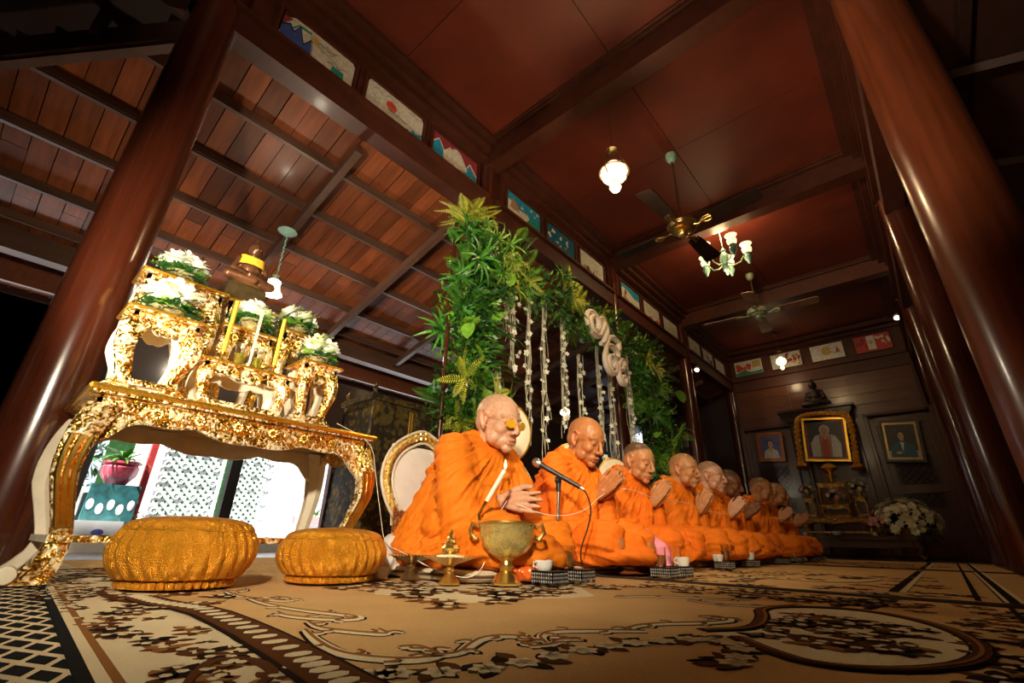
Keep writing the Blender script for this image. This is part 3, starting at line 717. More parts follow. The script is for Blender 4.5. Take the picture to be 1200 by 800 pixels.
# ================================================================ seat mats under the monks
MONKY = [1.58, 2.22, 2.98, 3.66, 4.22, 4.80, 5.60, 6.18]
for i, y in enumerate(MONKY):
    t = thing('seat_mat', ['cream padded mat with dark piping under the old monk in glasses', 'cream mat under the second monk', 'cream mat under the monk beside the pink satin cloth', 'cream mat under the fourth monk', 'cream mat under the fifth monk', 'cream mat under the sixth monk, mostly hidden', 'cream mat under the seventh monk', 'cream mat under the farthest monk'][i], 'mat', (-1.70, y, 0), 0, 'padded mats under the monks')
    m_ = MB(); n = 24
    out = [(.385*math.copysign(abs(math.cos(u))**.35, math.cos(u)), .285*math.copysign(abs(math.sin(u))**.35, math.sin(u))) for u in [k*2*PI/n for k in range(n)]]
    vs = []
    for s_, z in ((.96, .001), (1, .012), (1, .028), (.97, .040)):
        vs += [(a*s_, b_*s_, z) for a, b_ in out]
    m_.add(vs, [(j*n+k, j*n+(k+1) % n, (j+1)*n+(k+1) % n, (j+1)*n+k) for j in range(3) for k in range(n)]+[tuple(range(n))[::-1], tuple(3*n+k for k in range(n))])
    m_.obj('cushion', 'mat_cream', t)
    MB().tube([(a*1.0, b_*1.0, .020) for a, b_ in out+out[:1]], .006, 6).obj('piping', 'mat_dark', t)
# ================================================================ gilt tables and stands
def scallop(w_, h0, h1, n=40, legw=.04):
    # lower edge of an apron: deep at the legs, cusped to a middle drop; returns (u, v) from left to right
    P = []
    for i in range(n+1):
        u = i/n; s_ = abs(2*u-1)            # 1 at legs, 0 mid
        v = h0 + (h1-h0)*(1-math.cos(min(1, (1-s_)*3.2)*PI))/2*1.0
        mid = .32*(h1-h0)*max(0, 1-s_*2.2)
        lob = .16*(h1-h0)*abs(math.sin(s_*PI*2.5))
        P.append((u*w_, v - mid - lob))
    return P
def gilt_table(label, x0, x1, y0, y1, z0, z1, th=.03, ap=.10, lw=.05, bow=.5, group=None, rail=True, mats=('gilt_white', 'gold_edge', 'cream_paint'), name='gilt_table', nros=7, foot=True):
    # front at x1 (towards the room), spans y0..y1, stands on z0, top at z1
    W = y1-y0; D = x1-x0; H = z1-z0; cx, cy = (x0+x1)/2, (y0+y1)/2
    t = thing(name, label, 'table' if H > .5 else 'stand', (cx, cy, z0), 0, group)
    X0, X1, Y0, Y1 = -D/2, D/2, -W/2, W/2
    tp = MB().box((0, 0, H-th*.3), (D, W, th*.6)).box((0, 0, H-th*.72), (D-.012, W-.012, th*.35)).obj('table_top', mats[0], t, False)
    eb = MB(); R = th*.30
    ring = [(X1, Y0), (X1, Y1), (X0, Y1), (X0, Y0), (X1, Y0)]
    for a, b_ in zip(ring, ring[1:]): eb.tube([(a[0], a[1], H-th*.35), (b_[0], b_[1], H-th*.35)], R, 6)
    nb = int(W/.016)
    eb.obj('edge_moulding', mats[1], t)
    if W > .8:
        bd = MB()
        for k in range(nb): bd.ell((X1+.002, Y0+(k+.5)*W/nb, H-th*.36), (.006, .0058, .0065), 6, 4)
        bd.obj('edge_beads', mats[1], t, kind='stuff')
    ins = lw*.35; a0 = H-th
    # aprons with scalloped edges
    P = [(0, a0), (0, a0-ap*1.9)] + [(u, a0-v) for u, v in [(q[0]*(W-2*ins)/1.0, q[1]) for q in scallop(1, ap*1.9, ap*.78)]] + [(W-2*ins, a0)]
    MB().prism(P, lambda u, v, d: (X1-ins-d, Y0+ins+u, v), .014).obj('apron', mats[0], t, False)
    MB().prism([(u, v) for u, v in P], lambda u, v, d: (X0+ins+d, Y0+ins+u, v), .014).obj('apron', mats[2], t, False)
    MB().prism([(u, v) for u, v in P], lambda u, v, d: (X1-ins-.016-d, Y0+ins+u, v), .006).obj('apron_backing', mats[2], t, False)
    Q = [(0, a0), (0, a0-ap*1.9)] + [(u*(D-2*ins), a0-v) for u, v in scallop(1, ap*1.9, ap*.78)] + [(D-2*ins, a0)]
    for yy, sg in ((Y0+ins, 1), (Y1-ins, -1)):
        MB().prism(Q, lambda u, v, d: (X0+ins+u, yy+sg*d, v), .014).obj('apron', mats[0], t, False)
    # rosettes carved on the front apron
    for k in range(nros):
        if nros < 2 and W < .12: break
        yc = Y0+W*(k+.5)/nros; zc = a0-ap*.42; rm = MB(); rr = ap*.27 if W > .8 else ap*.22
        for j in range(8):
            an = j*PI/4; rm.ell((0, rr*.62*math.cos(an), rr*.62*math.sin(an)), (.006, rr*.36, rr*.36), 6, 4)
        rm.ell((.003, 0, 0), (.009, rr*.3, rr*.3), 8, 5)
        if W > .8:
            for j in range(10): rm.ell((0, rr*1.25*math.cos(j*PI/5), rr*1.25*math.sin(j*PI/5)), (.005, rr*.17, rr*.17), 6, 4)
        r_ = rm.obj('rosette', 'gold', t); r_.location = (X1-ins+.003, yc, zc)
    if W > .8:
        gr = MB()
        for k in range(60):
            yc = Y0+W*(k+.5)/60; gr.ell((X1-ins+.001, yc, a0-.008), (.006, .009, .006), 6, 4)
            gr.tube([(X1-ins+.002, yc-.01, a0-ap*(.72+.12*math.sin(k*1.7))), (X1-ins+.005, yc, a0-ap*(.5+.2*math.cos(k*2.3))), (X1-ins+.002, yc+.012, a0-ap*(.68+.12*math.sin(k)))], .0032, 4)
        gr.obj('carved_scrollwork', 'gold', t, kind='stuff')
    # cabriole legs, each lofted with three flutes
    for sy in (-1, 1):
        for sx in (-1, 1):
            m_ = MB(); path = []
            hh = a0
            N = 14
            for i in range(N+1):
                f_ = .05+.95*i/N; z = hh*(1-f_)
                out_ = bow*lw*(math.sin(f_*PI*1.0)*.9*(1-f_)*2 - .6*math.sin(max(0, f_-.45)/.55*PI*.55)*1.2 + (1.9*(max(0, f_-.78)/.22)**1.5))
                wd = lw*(1.25-.85*math.sin(min(1, f_*1.15)*PI/2)*.75) if f_ < .82 else lw*(.62+.55*(f_-.82)/.18)
                path.append((z, out_, wd))
            cx_, cy_ = (X1-ins-.01 if sx > 0 else X0+ins+.01), (Y1-ins-.01 if sy > 0 else Y0+ins+.01)
            vs = []; n = 12
            for z, o_, wd in path:
                for k in range(n):
                    an = 2*PI*k/n; sq = max(abs(math.cos(an)), abs(math.sin(an))); fl = 1+.10*math.cos(6*an)
                    vs.append((cx_+sx*o_-sx*wd*.35+wd*.5*math.cos(an)/sq*fl*.95, cy_+sy*o_-sy*wd*.35+wd*.5*math.sin(an)/sq*fl*.95, z))
            fs = [(j*n+k, (j+1)*n+k, (j+1)*n+(k+1) % n, j*n+(k+1) % n) for j in range(N) for k in range(n)]+[tuple(range(n)), tuple(N*n+k for k in range(n))[::-1]]
            m_.add(vs, fs)
            o_ = m_.obj('leg', mats[0] if sx > 0 else mats[2], t)
            if W > .8 and sx > 0:
                # gilded fluting rods and the scrolled foot
                rr = MB()
                for k in (-1, 0, 1):
                    rr.tube([(cx_+sx*p[1]-sx*p[2]*.35+p[2]*.50, cy_+sy*p[1]-sy*p[2]*.35+k*p[2]*.30, p[0]) for p in path[3:11]], .0085, 6)
                rr.obj('fluting', 'gold', o_)
                z, q_, wd = path[-1]
                ft = MB().lathe([(.010, -.012), (.024, -.010), (.027, 0), (.024, .010), (.010, .012)], (0, 0, 0), 14, None, Matrix.Rotation(PI/2, 3, 'Y'))
                f2 = ft.obj('foot_scroll', 'cream_paint', o_); f2.location = (cx_+sx*q_*.9+.012, cy_+sy*(q_+.01), .028)
    if rail:
        zr = H*.12 if W < .8 else H*.20
        for xx, mt_ in ((X1-ins-.02, mats[0]), (X0+ins+.02, mats[2])):
            MB().box((xx, 0, zr), (.022, W-lw, .022)).obj('stretcher', mt_, t, False)
        for yy in (Y0+ins+.02, Y1-ins-.02): MB().box((0, yy, zr), (D-lw, .022, .022)).obj('stretcher', mats[2], t, False)
    return t
TX0, TX1 = -2.66, -2.10
big = gilt_table('large gilt carved altar table with scalloped apron and clawed cabriole legs', TX0, TX1, .175, 1.315, 0, .632, .034, .088, .085, .55, nros=8)
MB().box((0, 0, .585), (.44, 1.02, .012)).obj('underside_board', 'raw_wood', big, False)
G = 'small gilt stands stepped on the altar table'
gilt_table('gilt carved stand with bowed legs at the front left corner of the altar table', -2.34, -2.13, .19, .465, .632, .965, .02, .062, .075, .35, G, True, nros=1, name='gilt_stand')
gilt_table('low wide gilt stand in the front middle of the altar table holding candles', -2.34, -2.135, .475, .865, .632, .835, .018, .048, .055, .25, G, True, nros=4, name='gilt_stand')
gilt_table('narrow gilt stand at the front right end of the altar table', -2.34, -2.13, .885, 1.09, .632, .945, .018, .07, .06, .3, G, True, nros=1, name='gilt_stand')
gilt_table('tall gilt stand in the back left corner of the altar table under roses', -2.60, -2.38, .215, .56, .632, 1.245, .022, .11, .06, .3, G, True, nros=1, name='gilt_stand')
gilt_table('tall gilt stand in the back middle of the altar table', -2.60, -2.365, .57, .83, .632, 1.095, .02, .09, .06, .3, G, True, nros=2, name='gilt_stand')
gilt_table('topmost small gilt stand under the seated bronze Buddha', -2.60, -2.44, .575, .825, 1.095, 1.262, .018, .045, .035, .2, G, True, nros=2, name='gilt_stand')
gilt_table('tall gilt stand in the back right corner of the altar table under roses', -2.60, -2.38, .845, 1.045, .632, 1.17, .02, .10, .055, .3, G, True, nros=1, name='gilt_stand')
# ---- flower bowls with white roses
def rose_mesh():
    m_ = MB()
    m_.ell((0, 0, .012), (.020, .020, .022), 10, 6)
    for ring, (n, r, tilt, s_) in enumerate(((3, .008, 1.25, .026), (5, .014, 1.05, .032), (6, .020, .75, .036), (7, .026, .4, .036))):
        for k in range(n):
            a = 2*PI*k/n+ring*.7; vs = []
            for i in range(4):
                for j in range(5):
                    u = i/3; v = (j-2)/2
                    ww = s_*.62*math.sin(PI*min(1, .25+.75*u*.85))
                    rr = r*.4 + s_*u*math.cos(tilt)*.9 + .006*u*u; zz_ = .002 + s_*u*math.sin(tilt) - .010*u**3*(1 if ring > 1 else 0)
                    an = a + v*ww/max(rr, .012)*.8
                    vs.append((rr*math.cos(an), rr*math.sin(an), zz_))
            m_.add(vs, [(i*5+j, i*5+j+1, (i+1)*5+j+1, (i+1)*5+j) for i in range(3) for j in range(4)])
    return m_.mesh('rose', 'petal')
ROSE = rose_mesh(); ROSEG = ROSE.copy(); ROSEG.materials.clear(); ROSEG.materials.append(MATS['petal_green'])
def sprig(m_, base, d, l, q, wd=.006, n=9):
    d = Vector(d).normalized(); s_ = d.cross(Vector((0, 0, 1)));  s_ = s_.normalized() if s_.length > .01 else Vector((1, 0, 0)); u = s_.cross(d)
    for i in range(n):
        f_ = i/n; p = Vector(base)+d*l*f_+Vector((0, 0, -l*.35*f_*f_)); ll = l*.34*(1-f_*.6)
        for sg in (-1, 1):
            e = (s_*sg+d*.8+u*q.uniform(-.4, .4)).normalized()
            w_ = d.cross(e).normalized().cross(e)*wd
            m_.add([p, p+e*ll*.5+w_, p+e*ll, p+e*ll*.5-w_], [(0, 1, 2, 3)])
def rose_bowl(label, x, y, z, seed, nr=6, R=.075):
    q = random.Random(seed)
    t = thing('rose_arrangement', label, 'flowers', (x, y, z), 0, 'white rose bowls on the gilt stands')
    MB().lathe([(.028, 0), (.034, .004), (.022, .012), (.045, .026), (.066, .048), (.064, .050), (.043, .029), (.010, .018)], n=20, rib=lambda a, zz_, j: 1+.04*math.cos(12*a)).obj('bowl', 'etched_glass', t)
    g = MB()
    for k in range(54):
        a = q.uniform(0, 6.28); el_ = q.uniform(-.35, .7)
        sprig(g, (.02*math.cos(a), .03*math.sin(a), .045), (math.cos(a), math.sin(a), el_), q.uniform(.065, .11), q)
    g.obj('greenery', 'leaf_dark', t, False, kind='stuff')
    g = MB()
    for k in range(14):
        a = q.uniform(0, 6.28); sprig(g, (.02*math.cos(a), .03*math.sin(a), .05), (math.cos(a), math.sin(a), q.uniform(0, .8)), q.uniform(.07, .12), q, .003)
    g.obj('fern', 'leaf_light', t, False, kind='stuff')
    for k in range(nr):
        a = k*2*PI/nr+q.uniform(-.3, .3); r = R*(.62 if k else 0); 
        o = link('rose', ROSE if q.random() < .75 else ROSEG, t, (r*.62*math.cos(a), r*1.1*math.sin(a), .088+.030*(1-r/R)+q.uniform(-.006, .008)), (q.uniform(-.5, .5), q.uniform(.0, .8), q.uniform(0, 6)), q.uniform(1.35, 1.7))
    bb = MB()
    for k in range(12):
        a = q.uniform(0, 6.28); p0 = Vector((0, 0, .06)); p1 = Vector((.07*math.cos(a), .10*math.sin(a), q.uniform(.05, .12)))
        bb.tube([p0, p1], .0008, 3, False); bb.ell(p1, .0035, 5, 3)
    bb.obj('baby_breath', 'letter_white', t, False, kind='stuff')
rose_bowl('white roses in a cut glass bowl on the front left gilt stand', -2.235, .325, .968, 1, 6, .08)
rose_bowl('white roses on the back left gilt stand, highest and leftmost', -2.47, .36, 1.248, 2, 6, .08)
rose_bowl('white roses in a glass bowl in the middle below the bronze Buddha', -2.40, .70, 1.098, 3, 5, .06)
rose_bowl('white roses on the back right gilt stand', -2.46, .945, 1.173, 4, 6, .07)
rose_bowl('white roses in a glass bowl on the front right gilt stand', -2.23, .99, .948, 5, 7, .08)
# ---- tall yellow candles and glasses on the low stand
def candle(label, x, y, z, h=.26, r=.009):
    t = thing('candle', label, 'candle', (x, y, z), 0, 'tall yellow candles on the altar')
    MB().lathe([(.022, 0), (.024, .005), (.009, .012), (.007, .028), (.014, .036), (.014, .046), (.009, .046)], n=14).obj('candlestick', 'gold', t)
    MB().lathe([(r, .04), (r, .04+h), (r*.5, .043+h)], n=10, rib=lambda a, z_, j: 1+.08*math.cos(4*a)).obj('taper', 'yellow_wax', t)
    MB().tube([(0, 0, .04+h), (.001, 0, .052+h)], .001, 4).obj('wick', 'black', t)
t = thing('candle', 'tall yellow candle on a slim floor stand at the far left edge', 'candle', (-2.30, -.10, 0))
MB().lathe([(.06, -.005), (.06, .006), (.012, .02), (.010, .30), (.02, .32), (.008, .34), (.010, .365), (.022, .375)], n=14).obj('floor_stand', 'brass_dark', t)
MB().lathe([(.010, .37), (.010, .552), (.004, .556)], n=10).obj('taper', 'yellow_wax', t)
MB().tube([(0, 0, .555), (0, 0, .565)], .001, 4).obj('wick', 'black', t)
candle('left tall yellow candle on the low gilt stand', -2.19, .555, .837)
candle('right tall yellow candle on the low gilt stand', -2.19, .775, .837, .25)
for y, l_ in ((.628, 'left clear water tumbler between the yellow candles'), (.700, 'right clear water tumbler between the yellow candles')):
    t = thing('tumbler', l_, 'glass', (-2.20, y, .837), 0, 'water tumblers between the candles')
    MB().lathe([(.018, 0), (.026, .07), (.030, .105), (.0285, .105), (.024, .07), (.016, .004)], n=18, rib=lambda a, z_, j: 1+.02*math.cos(10*a)).obj('glass', 'glass', t)
    MB().lathe([(.0155, .006), (.023, .06), (.0001, .061)], n=18).obj('water', 'gold_water', t)
t = thing('incense_sticks', 'thin pale incense sticks standing before the middle rose bowl', 'incense', (-2.19, .668, .837))
MB().lathe([(.016, 0), (.02, .02), (.014, .024)], n=12).obj('incense_pot', 'brass', t)
for k, dy in enumerate((-.006, 0, .006)): MB().tube([(0, dy*.5, .015), (.002, dy, .30)], .0016, 5).obj('incense_stick', 'terracotta_glaze' if k == 5 else 'thread', t)
t = thing('glass_candle_vase', 'tall clear glass cylinder vase beside the middle rose bowl', 'vase', (-2.40, .80, 1.098))
MB().lathe([(.026, 0), (.026, .12), (.0245, .12), (.0245, .004)], n=18).obj('glass', 'glass', t)
# ---- the bronze Buddha
def remesh_obj(mb, voxel, name, mats, parent, smooth_it=2, fn=None):
    me = mb.mesh(name+'_base', mats); o = bpy.data.objects.new(name, me); COL.objects.link(o)
    md = o.modifiers.new('r', 'REMESH'); md.mode = 'VOXEL'; md.voxel_size = voxel; md.use_smooth_shade = True
    dg = bpy.context.evaluated_depsgraph_get(); dg.update()
    new = bpy.data.meshes.new_from_object(o.evaluated_get(dg)); o.modifiers.clear(); o.data = new
    bpy.data.meshes.remove(me)
    n = len(new.vertices); P = np.empty(n*3); new.vertices.foreach_get('co', P); P = P.reshape(-1, 3)
    E_ = np.empty(len(new.edges)*2, dtype=int); new.edges.foreach_get('vertices', E_); E_ = E_.reshape(-1, 2)
    deg = np.bincount(E_.ravel(), minlength=n).astype(float); deg[deg == 0] = 1
    def lap(P, lam):
        S = np.zeros_like(P)
        for a in range(3):
            S[:, a] = np.bincount(E_[:, 0], P[E_[:, 1], a], n) + np.bincount(E_[:, 1], P[E_[:, 0], a], n)
        return P + lam*(S/deg[:, None]-P)
    for _ in range(smooth_it): P = lap(P, .55)
    new.vertices.foreach_set('co', P.ravel()); new.update()
    if fn:
        N = np.empty(n*3); new.vertices.foreach_get('normal', N); N = N.reshape(-1, 3)
        P2 = fn(P, N, new)
        if P2 is not None: new.vertices.foreach_set('co', P2.ravel()); new.update()
    new.polygons.foreach_set('use_smooth', [True]*len(new.polygons))
    if not new.materials:
        new.materials.append(MATS[mats])
    if parent: o.parent = parent
    new.name = name
    return o
def buddha(label, x, y, z, s_, mat_='bronze', sash='yellow_wax', voxel=.006):
    t = thing('buddha_statue', label, 'statue', (x, y, z)); b_ = MB()
    H = 1.0
    b_.ell((0, 0, .16), (.16, .20, .15)); b_.ell((.0, 0, .36), (.12, .165, .17)); b_.ell((.0, 0, .50), (.11, .20, .09))
    b_.cap((0, 0, .5), (.01, 0, .64), .06, .05); b_.ell((.02, 0, .73), (.12, .115, .14)); b_.ell((0, 0, .85), (.055, .055, .06)); b_.lathe([(.035, .88), (.026, .93), (.012, .99), (.002, 1.04)], n=10)
    b_.ell((-.0, .10, .70), (.022, .014, .06)); b_.ell((0, -.10, .70), (.022, .014, .06)); b_.ell((.138, 0, .72), (.018, .014, .028))
    for sg in (-1, 1):
        b_.cap((0, sg*.19, .50), (.02, sg*.26, .30), .06, .048); b_.cap((.02, sg*.26, .30), (.17, sg*.10, .20), .045, .035)
        b_.cap((.0, sg*.12, .11), (.14, sg*.32, .10), .10, .085); b_.cap((.15, sg*.32, .10), (.24, -sg*.05, .12+.04*sg), .08, .045)
    b_.ell((.20, 0, .19), (.05, .08, .03)); b_.ell((.06, 0, .03), (.16, .30, .035))
    b_.v = [(p[0]*s_, p[1]*s_, p[2]*s_+.0) for p in b_.v]
    remesh_obj(b_, voxel, 'figure', mat_, t, 1)
    base = MB().lathe([(.17, -.0), (.19, .006), (.17, .012), (.16, .012)], n=28); base.v = [(p[0]*s_*.95+.02*s_, p[1]*s_*1.5, p[2]) for p in base.v]
    base.obj('plinth', 'brass_dark', t)
    if sash:
        sm = MB(); vs = []
        for i in range(9):
            a = -1.5+3.0*i/8
            vs += [(.145*s_*math.cos(a), .19*s_*math.sin(a), (.56-.02*math.cos(2*a))*s_), (.165*s_*math.cos(a), .215*s_*math.sin(a), .39*s_)]
        sm.add(vs, [(2*i, 2*i+1, 2*i+3, 2*i+2) for i in range(8)]); sm.obj('sash', sash, t)
    return t
buddha('seated bronze Buddha with a golden sash on top of the gilt altar', -2.47, .640, 1.345, .32, voxel=.006)
MB().box((-2.49, .640, 1.303), (.13, .19, .082)).obj('statue_block', 'brass_dark', None, False)
tag(bpy.data.objects['statue_block'], 'small plinth block under the seated bronze Buddha', 'plinth')
# ---- woven gold baskets
def basket(label, x, y, R, H, seed):
    t = thing('woven_basket', label, 'basket', (x, y, 0), seed*.37, 'round woven golden baskets')
    prof = [(R*.66, .0), (R*.71, .006), (R*.735, .018), (R*.74, .024)]
    N = 20
    for i in range(N+1):
        f_ = i/N; a = -PI/2*.62+f_*(PI/2*.62+PI/2*.50)
        prof.append((R*(.46+.54*math.cos(a*.95)**.75), .028+(H*.80-.028)*f_))
    rib = lambda a, z_, j: 1+(.055*abs(math.sin(14*(a+z_*1.1)))**.8-.03 if z_ > .028 else .03*abs(math.sin(20*a)))
    MB().lathe(prof, n=156, rib=rib).obj('body', 'woven_gold', t)
    lid = []; r1 = prof[-1][0]
    for i in range(12):
        f_ = i/11; lid.append((r1*1.0*math.cos(f_*PI/2)**.62 if i < 11 else .0001, H*.80+H*.20*math.sin(f_*PI/2)))
    MB().lathe([(r1*1.01, H*.795)]+lid, n=156, rib=lambda a, z_, j: 1+.045*abs(math.sin(14*(a+z_*1.1)))**.8-.022).obj('lid', 'woven_gold', t)
    MB().tube([(r1*1.02*math.cos(k*PI/32), r1*1.02*math.sin(k*PI/32), H*.795) for k in range(65)], .0028, 5).obj('rim_cord', 'gold_edge', t)
    for k in range(40):
        pass
    m_ = MB()
    for k in range(42):
        a = k*2*PI/42; m_.ell((R*.745*math.cos(a), R*.745*math.sin(a), .013), (.012, .012, .012), 6, 4)
    m_.obj('braided_foot', 'woven_gold', t, kind='stuff')
    m_ = MB()
    for k in range(16):
        a = k*PI/8; m_.tube([(.01*math.cos(a), .01*math.sin(a), H+.0005), (.055*math.cos(a), .055*math.sin(a), H-.002)], .0018, 4)
    m_.obj('lid_stitching', 'gold_edge', t, kind='stuff')
basket('larger round woven golden basket on the left before the altar table', -1.81, .515, .198, .200, 1)
basket('smaller round woven golden basket to the right before the altar table', -1.72, .965, .188, .178, 2)
# ---- lacquer cabinet behind the altar
t = thing('lacquer_cabinet', 'old black and gold lacquered cabinet with worn doors behind the altar table', 'cabinet', (-3.17, 2.14, 0))
def taper(z, a, b_): f_ = z/1.14; return a*(1-f_)+b_*f_
m_ = MB(); vs = []
for z in (.06, 1.10):
    x_, y_ = taper(z, .215, .20), taper(z, .37, .335)
    vs += [(-x_, -y_, z), (x_, -y_, z), (x_, y_, z), (-x_, y_, z)]
m_.add(vs, [(0, 1, 5, 4), (1, 2, 6, 5), (2, 3, 7, 6), (3, 0, 4, 7), (4, 5, 6, 7), (3, 2, 1, 0)]).obj('cabinet_body', 'lacquer_gold', t, False)
MB().box((0, 0, 1.115), (.45, .74, .035)).box((0, 0, 1.138), (.43, .72, .012)).obj('cornice', 'lacquer_gold', t, False)
MB().box((0, 0, .08), (.50, .80, .06)).box((0, 0, .03), (.46, .76, .06)).obj('plinth', 'black', t, False)
for sg in (-1, 1):
    d = MB(); vs = []
    for z in (.14, 1.07):
        x_ = taper(z, .215, .20)+.006; ya, yb = (.006, taper(z, .335, .30))
        vs += [(x_, sg*ya, z), (x_, sg*yb, z), (x_+.012, sg*ya, z), (x_+.012, sg*yb, z)]
    d.add(vs, [(0, 1, 5, 4), (2, 3, 7, 6), (0, 2, 6, 4), (1, 3, 7, 5), (0, 1, 3, 2), (4, 5, 7, 6)])
    dd = d.obj('cabinet_door', 'lacquer_gold', t, False)
    MB().tube([(.243, sg*.012, .16), (.222, sg*.012, 1.06)], .009, 6).obj('gilt_strip', 'gold_edge', dd)
    MB().lathe([(.022, 0), (.024, .006), (.01, .014)], (.236, sg*.03, .62), 12, None, Matrix.Rotation(PI/2, 3, 'Y')).obj('door_knob', 'brass_dark', dd)
for sx in (-1, 1):
    for sy in (-1, 1):
        MB().lathe([(.022, 1.14), (.030, 1.155), (.012, 1.17), (.024, 1.19), (.008, 1.215), (.001, 1.24)], (sx*.19, sy*.33, 0), 12).obj('finial', 'lacquer_gold', t)
        MB().tube([(sx*.214, sy*.367, .1), (sx*.20, sy*.336, 1.10)], .012, 4).obj('corner_post', 'lacquer_gold', t)
MB().box((.235, .19, .565), (.02, .22, .05)).obj('lock_plate', 'white', t, False, label='white inlaid plate with small dark marks')
mk = MB()
for k in range(4): mk.box((.247, .12+k*.045, .565), (.003, .018, .014)).box((.247, .135+k*.045, .575), (.003, .008, .016))
mk.obj('dark_inlay', 'black', t, False)
# ================================================================ monks
def nz(P, f, s=0):
    return (np.sin(P[:, 0]*f*1.0+s+1.3*np.sin(P[:, 1]*f*.7+s*2))+np.sin(P[:, 1]*f*1.13+s*1.7+1.1*np.sin(P[:, 2]*f*.8))+np.sin(P[:, 2]*f*.93+s*.6+1.2*np.sin(P[:, 0]*f*.9+s)))/3
HEADS = 1.10
def head_prims(b_, T, old=False, ear=1.0, chub=0.0):
    def e(c, r): 
        M3 = T.to_3x3(); b_.ell(T @ Vector(c), r, 14, 10, M3)
    def cp(a, c, ra, rb): 
        s_ = T.to_scale()[0]; b_.cap(T @ Vector(a), T @ Vector(c), ra*s_, rb*s_, 10)
    e((-.018, 0, .038), (.100, .079, .084)); e((.028, 0, .030), (.062, .066, .068)); e((-.05, 0, .0), (.062, .066, .062))
    e((.022, 0, -.028), (.066, .062+chub, .076)); e((.044, 0, -.068), (.042, .044+chub, .036))
    e((.070, 0, -.096), (.022, .024, .019))
    for s_ in (-1, 1):
        e((.052, s_*.040, -.022), (.034, .026+chub*.6, .028)); e((.030, s_*.047, -.062), (.034, .022+chub, .03))
        cp((.083, s_*.014, .024), (.070, s_*.050, .026), .0105, .009)
        e((.076, s_*.031, .004), (.0125, .018, .0115))
        e((.098, s_*.013, -.036), (.012, .0085, .009))
        # ear: rim, lobe
        pts = [(.004, .026), (-.008, .040), (-.022, .034), (-.024, .012), (-.014, -.012), (-.004, -.030*ear), (.004, -.022)]
        for a, c in zip(pts, pts[1:]): cp((a[0], s_*(.078+.010*(a[0] < -.005)), a[1]), (c[0], s_*(.078+.010*(c[0] < -.005)), c[1]), .0055, .0055)
        e((-.008, s_*.077, .004), (.017, .006, .026)); e((-.003, s_*.079, -.026*ear), (.008, .006, .011))
    cp((.086, 0, .022), (.112, 0, -.026), .0085, .0125); e((.108, 0, -.034), (.014, .011, .009))
    cp((.094, -.016, -.063), (.094, .016, -.063), .0075, .0075); e((.100, 0, -.062), (.009, .012, .006))
    cp((.091, -.014, -.076), (.091, .014, -.076), .0085, .0085); e((.078, 0, -.066), (.018, .03, .016))
def hand_prims(b_, W, F, Tm, N, s_=1.0, curl=.15, spread=.0, feats=None, tipcurl=.2):
    # W wrist, F finger direction, Tm thumb side, N palm normal
    W, F, Tm, N = Vector(W), Vector(F).normalized(), Vector(Tm).normalized(), Vector(N).normalized()
    pl = .086*s_
    offs = (.030, .0105, -.009, -.027); lens = (.070, .078, .073, .058); rad = (.0092, .0096, .0092, .0082)
    kn = []
    for o_, l, r in zip(offs, lens, rad):
        K = W+F*pl+Tm*o_*s_*1.05; kn.append(K)
        b_.cap(W+Tm*o_*s_*.55, K, .0145*s_, .0118*s_, 8)
        d = (F+Tm*o_*spread*12-N*0).normalized()
        p1 = K+d*l*.42*s_+N*curl*.012; d2 = (d+N*curl).normalized(); p2 = p1+d2*l*.32*s_; d3 = (d2+N*tipcurl).normalized(); p3 = p2+d3*l*.26*s_
        b_.cap(K, p1, r*s_*1.08, r*s_, 8); b_.cap(p1, p2, r*s_, r*.95*s_, 8); b_.cap(p2, p3, r*.95*s_, r*.78*s_, 8)
    # thumb from the side of the palm near its base
    a = W+F*.022*s_+Tm*.024*s_+N*.004; c = W+F*.055*s_+Tm*.050*s_+N*.012; d = c+(F*.9+Tm*.22+N*.15).normalized()*.034*s_; e_ = d+(F+N*.15).normalized()*.026*s_
    b_.cap(a, c, .017*s_, .0125*s_, 8); b_.cap(c, d, .0125*s_, .0108*s_, 8); b_.cap(d, e_, .0108*s_, .0085*s_, 8)
    b_.cap(W-F*.012, W+F*.03, .022*s_, .020*s_, 8)
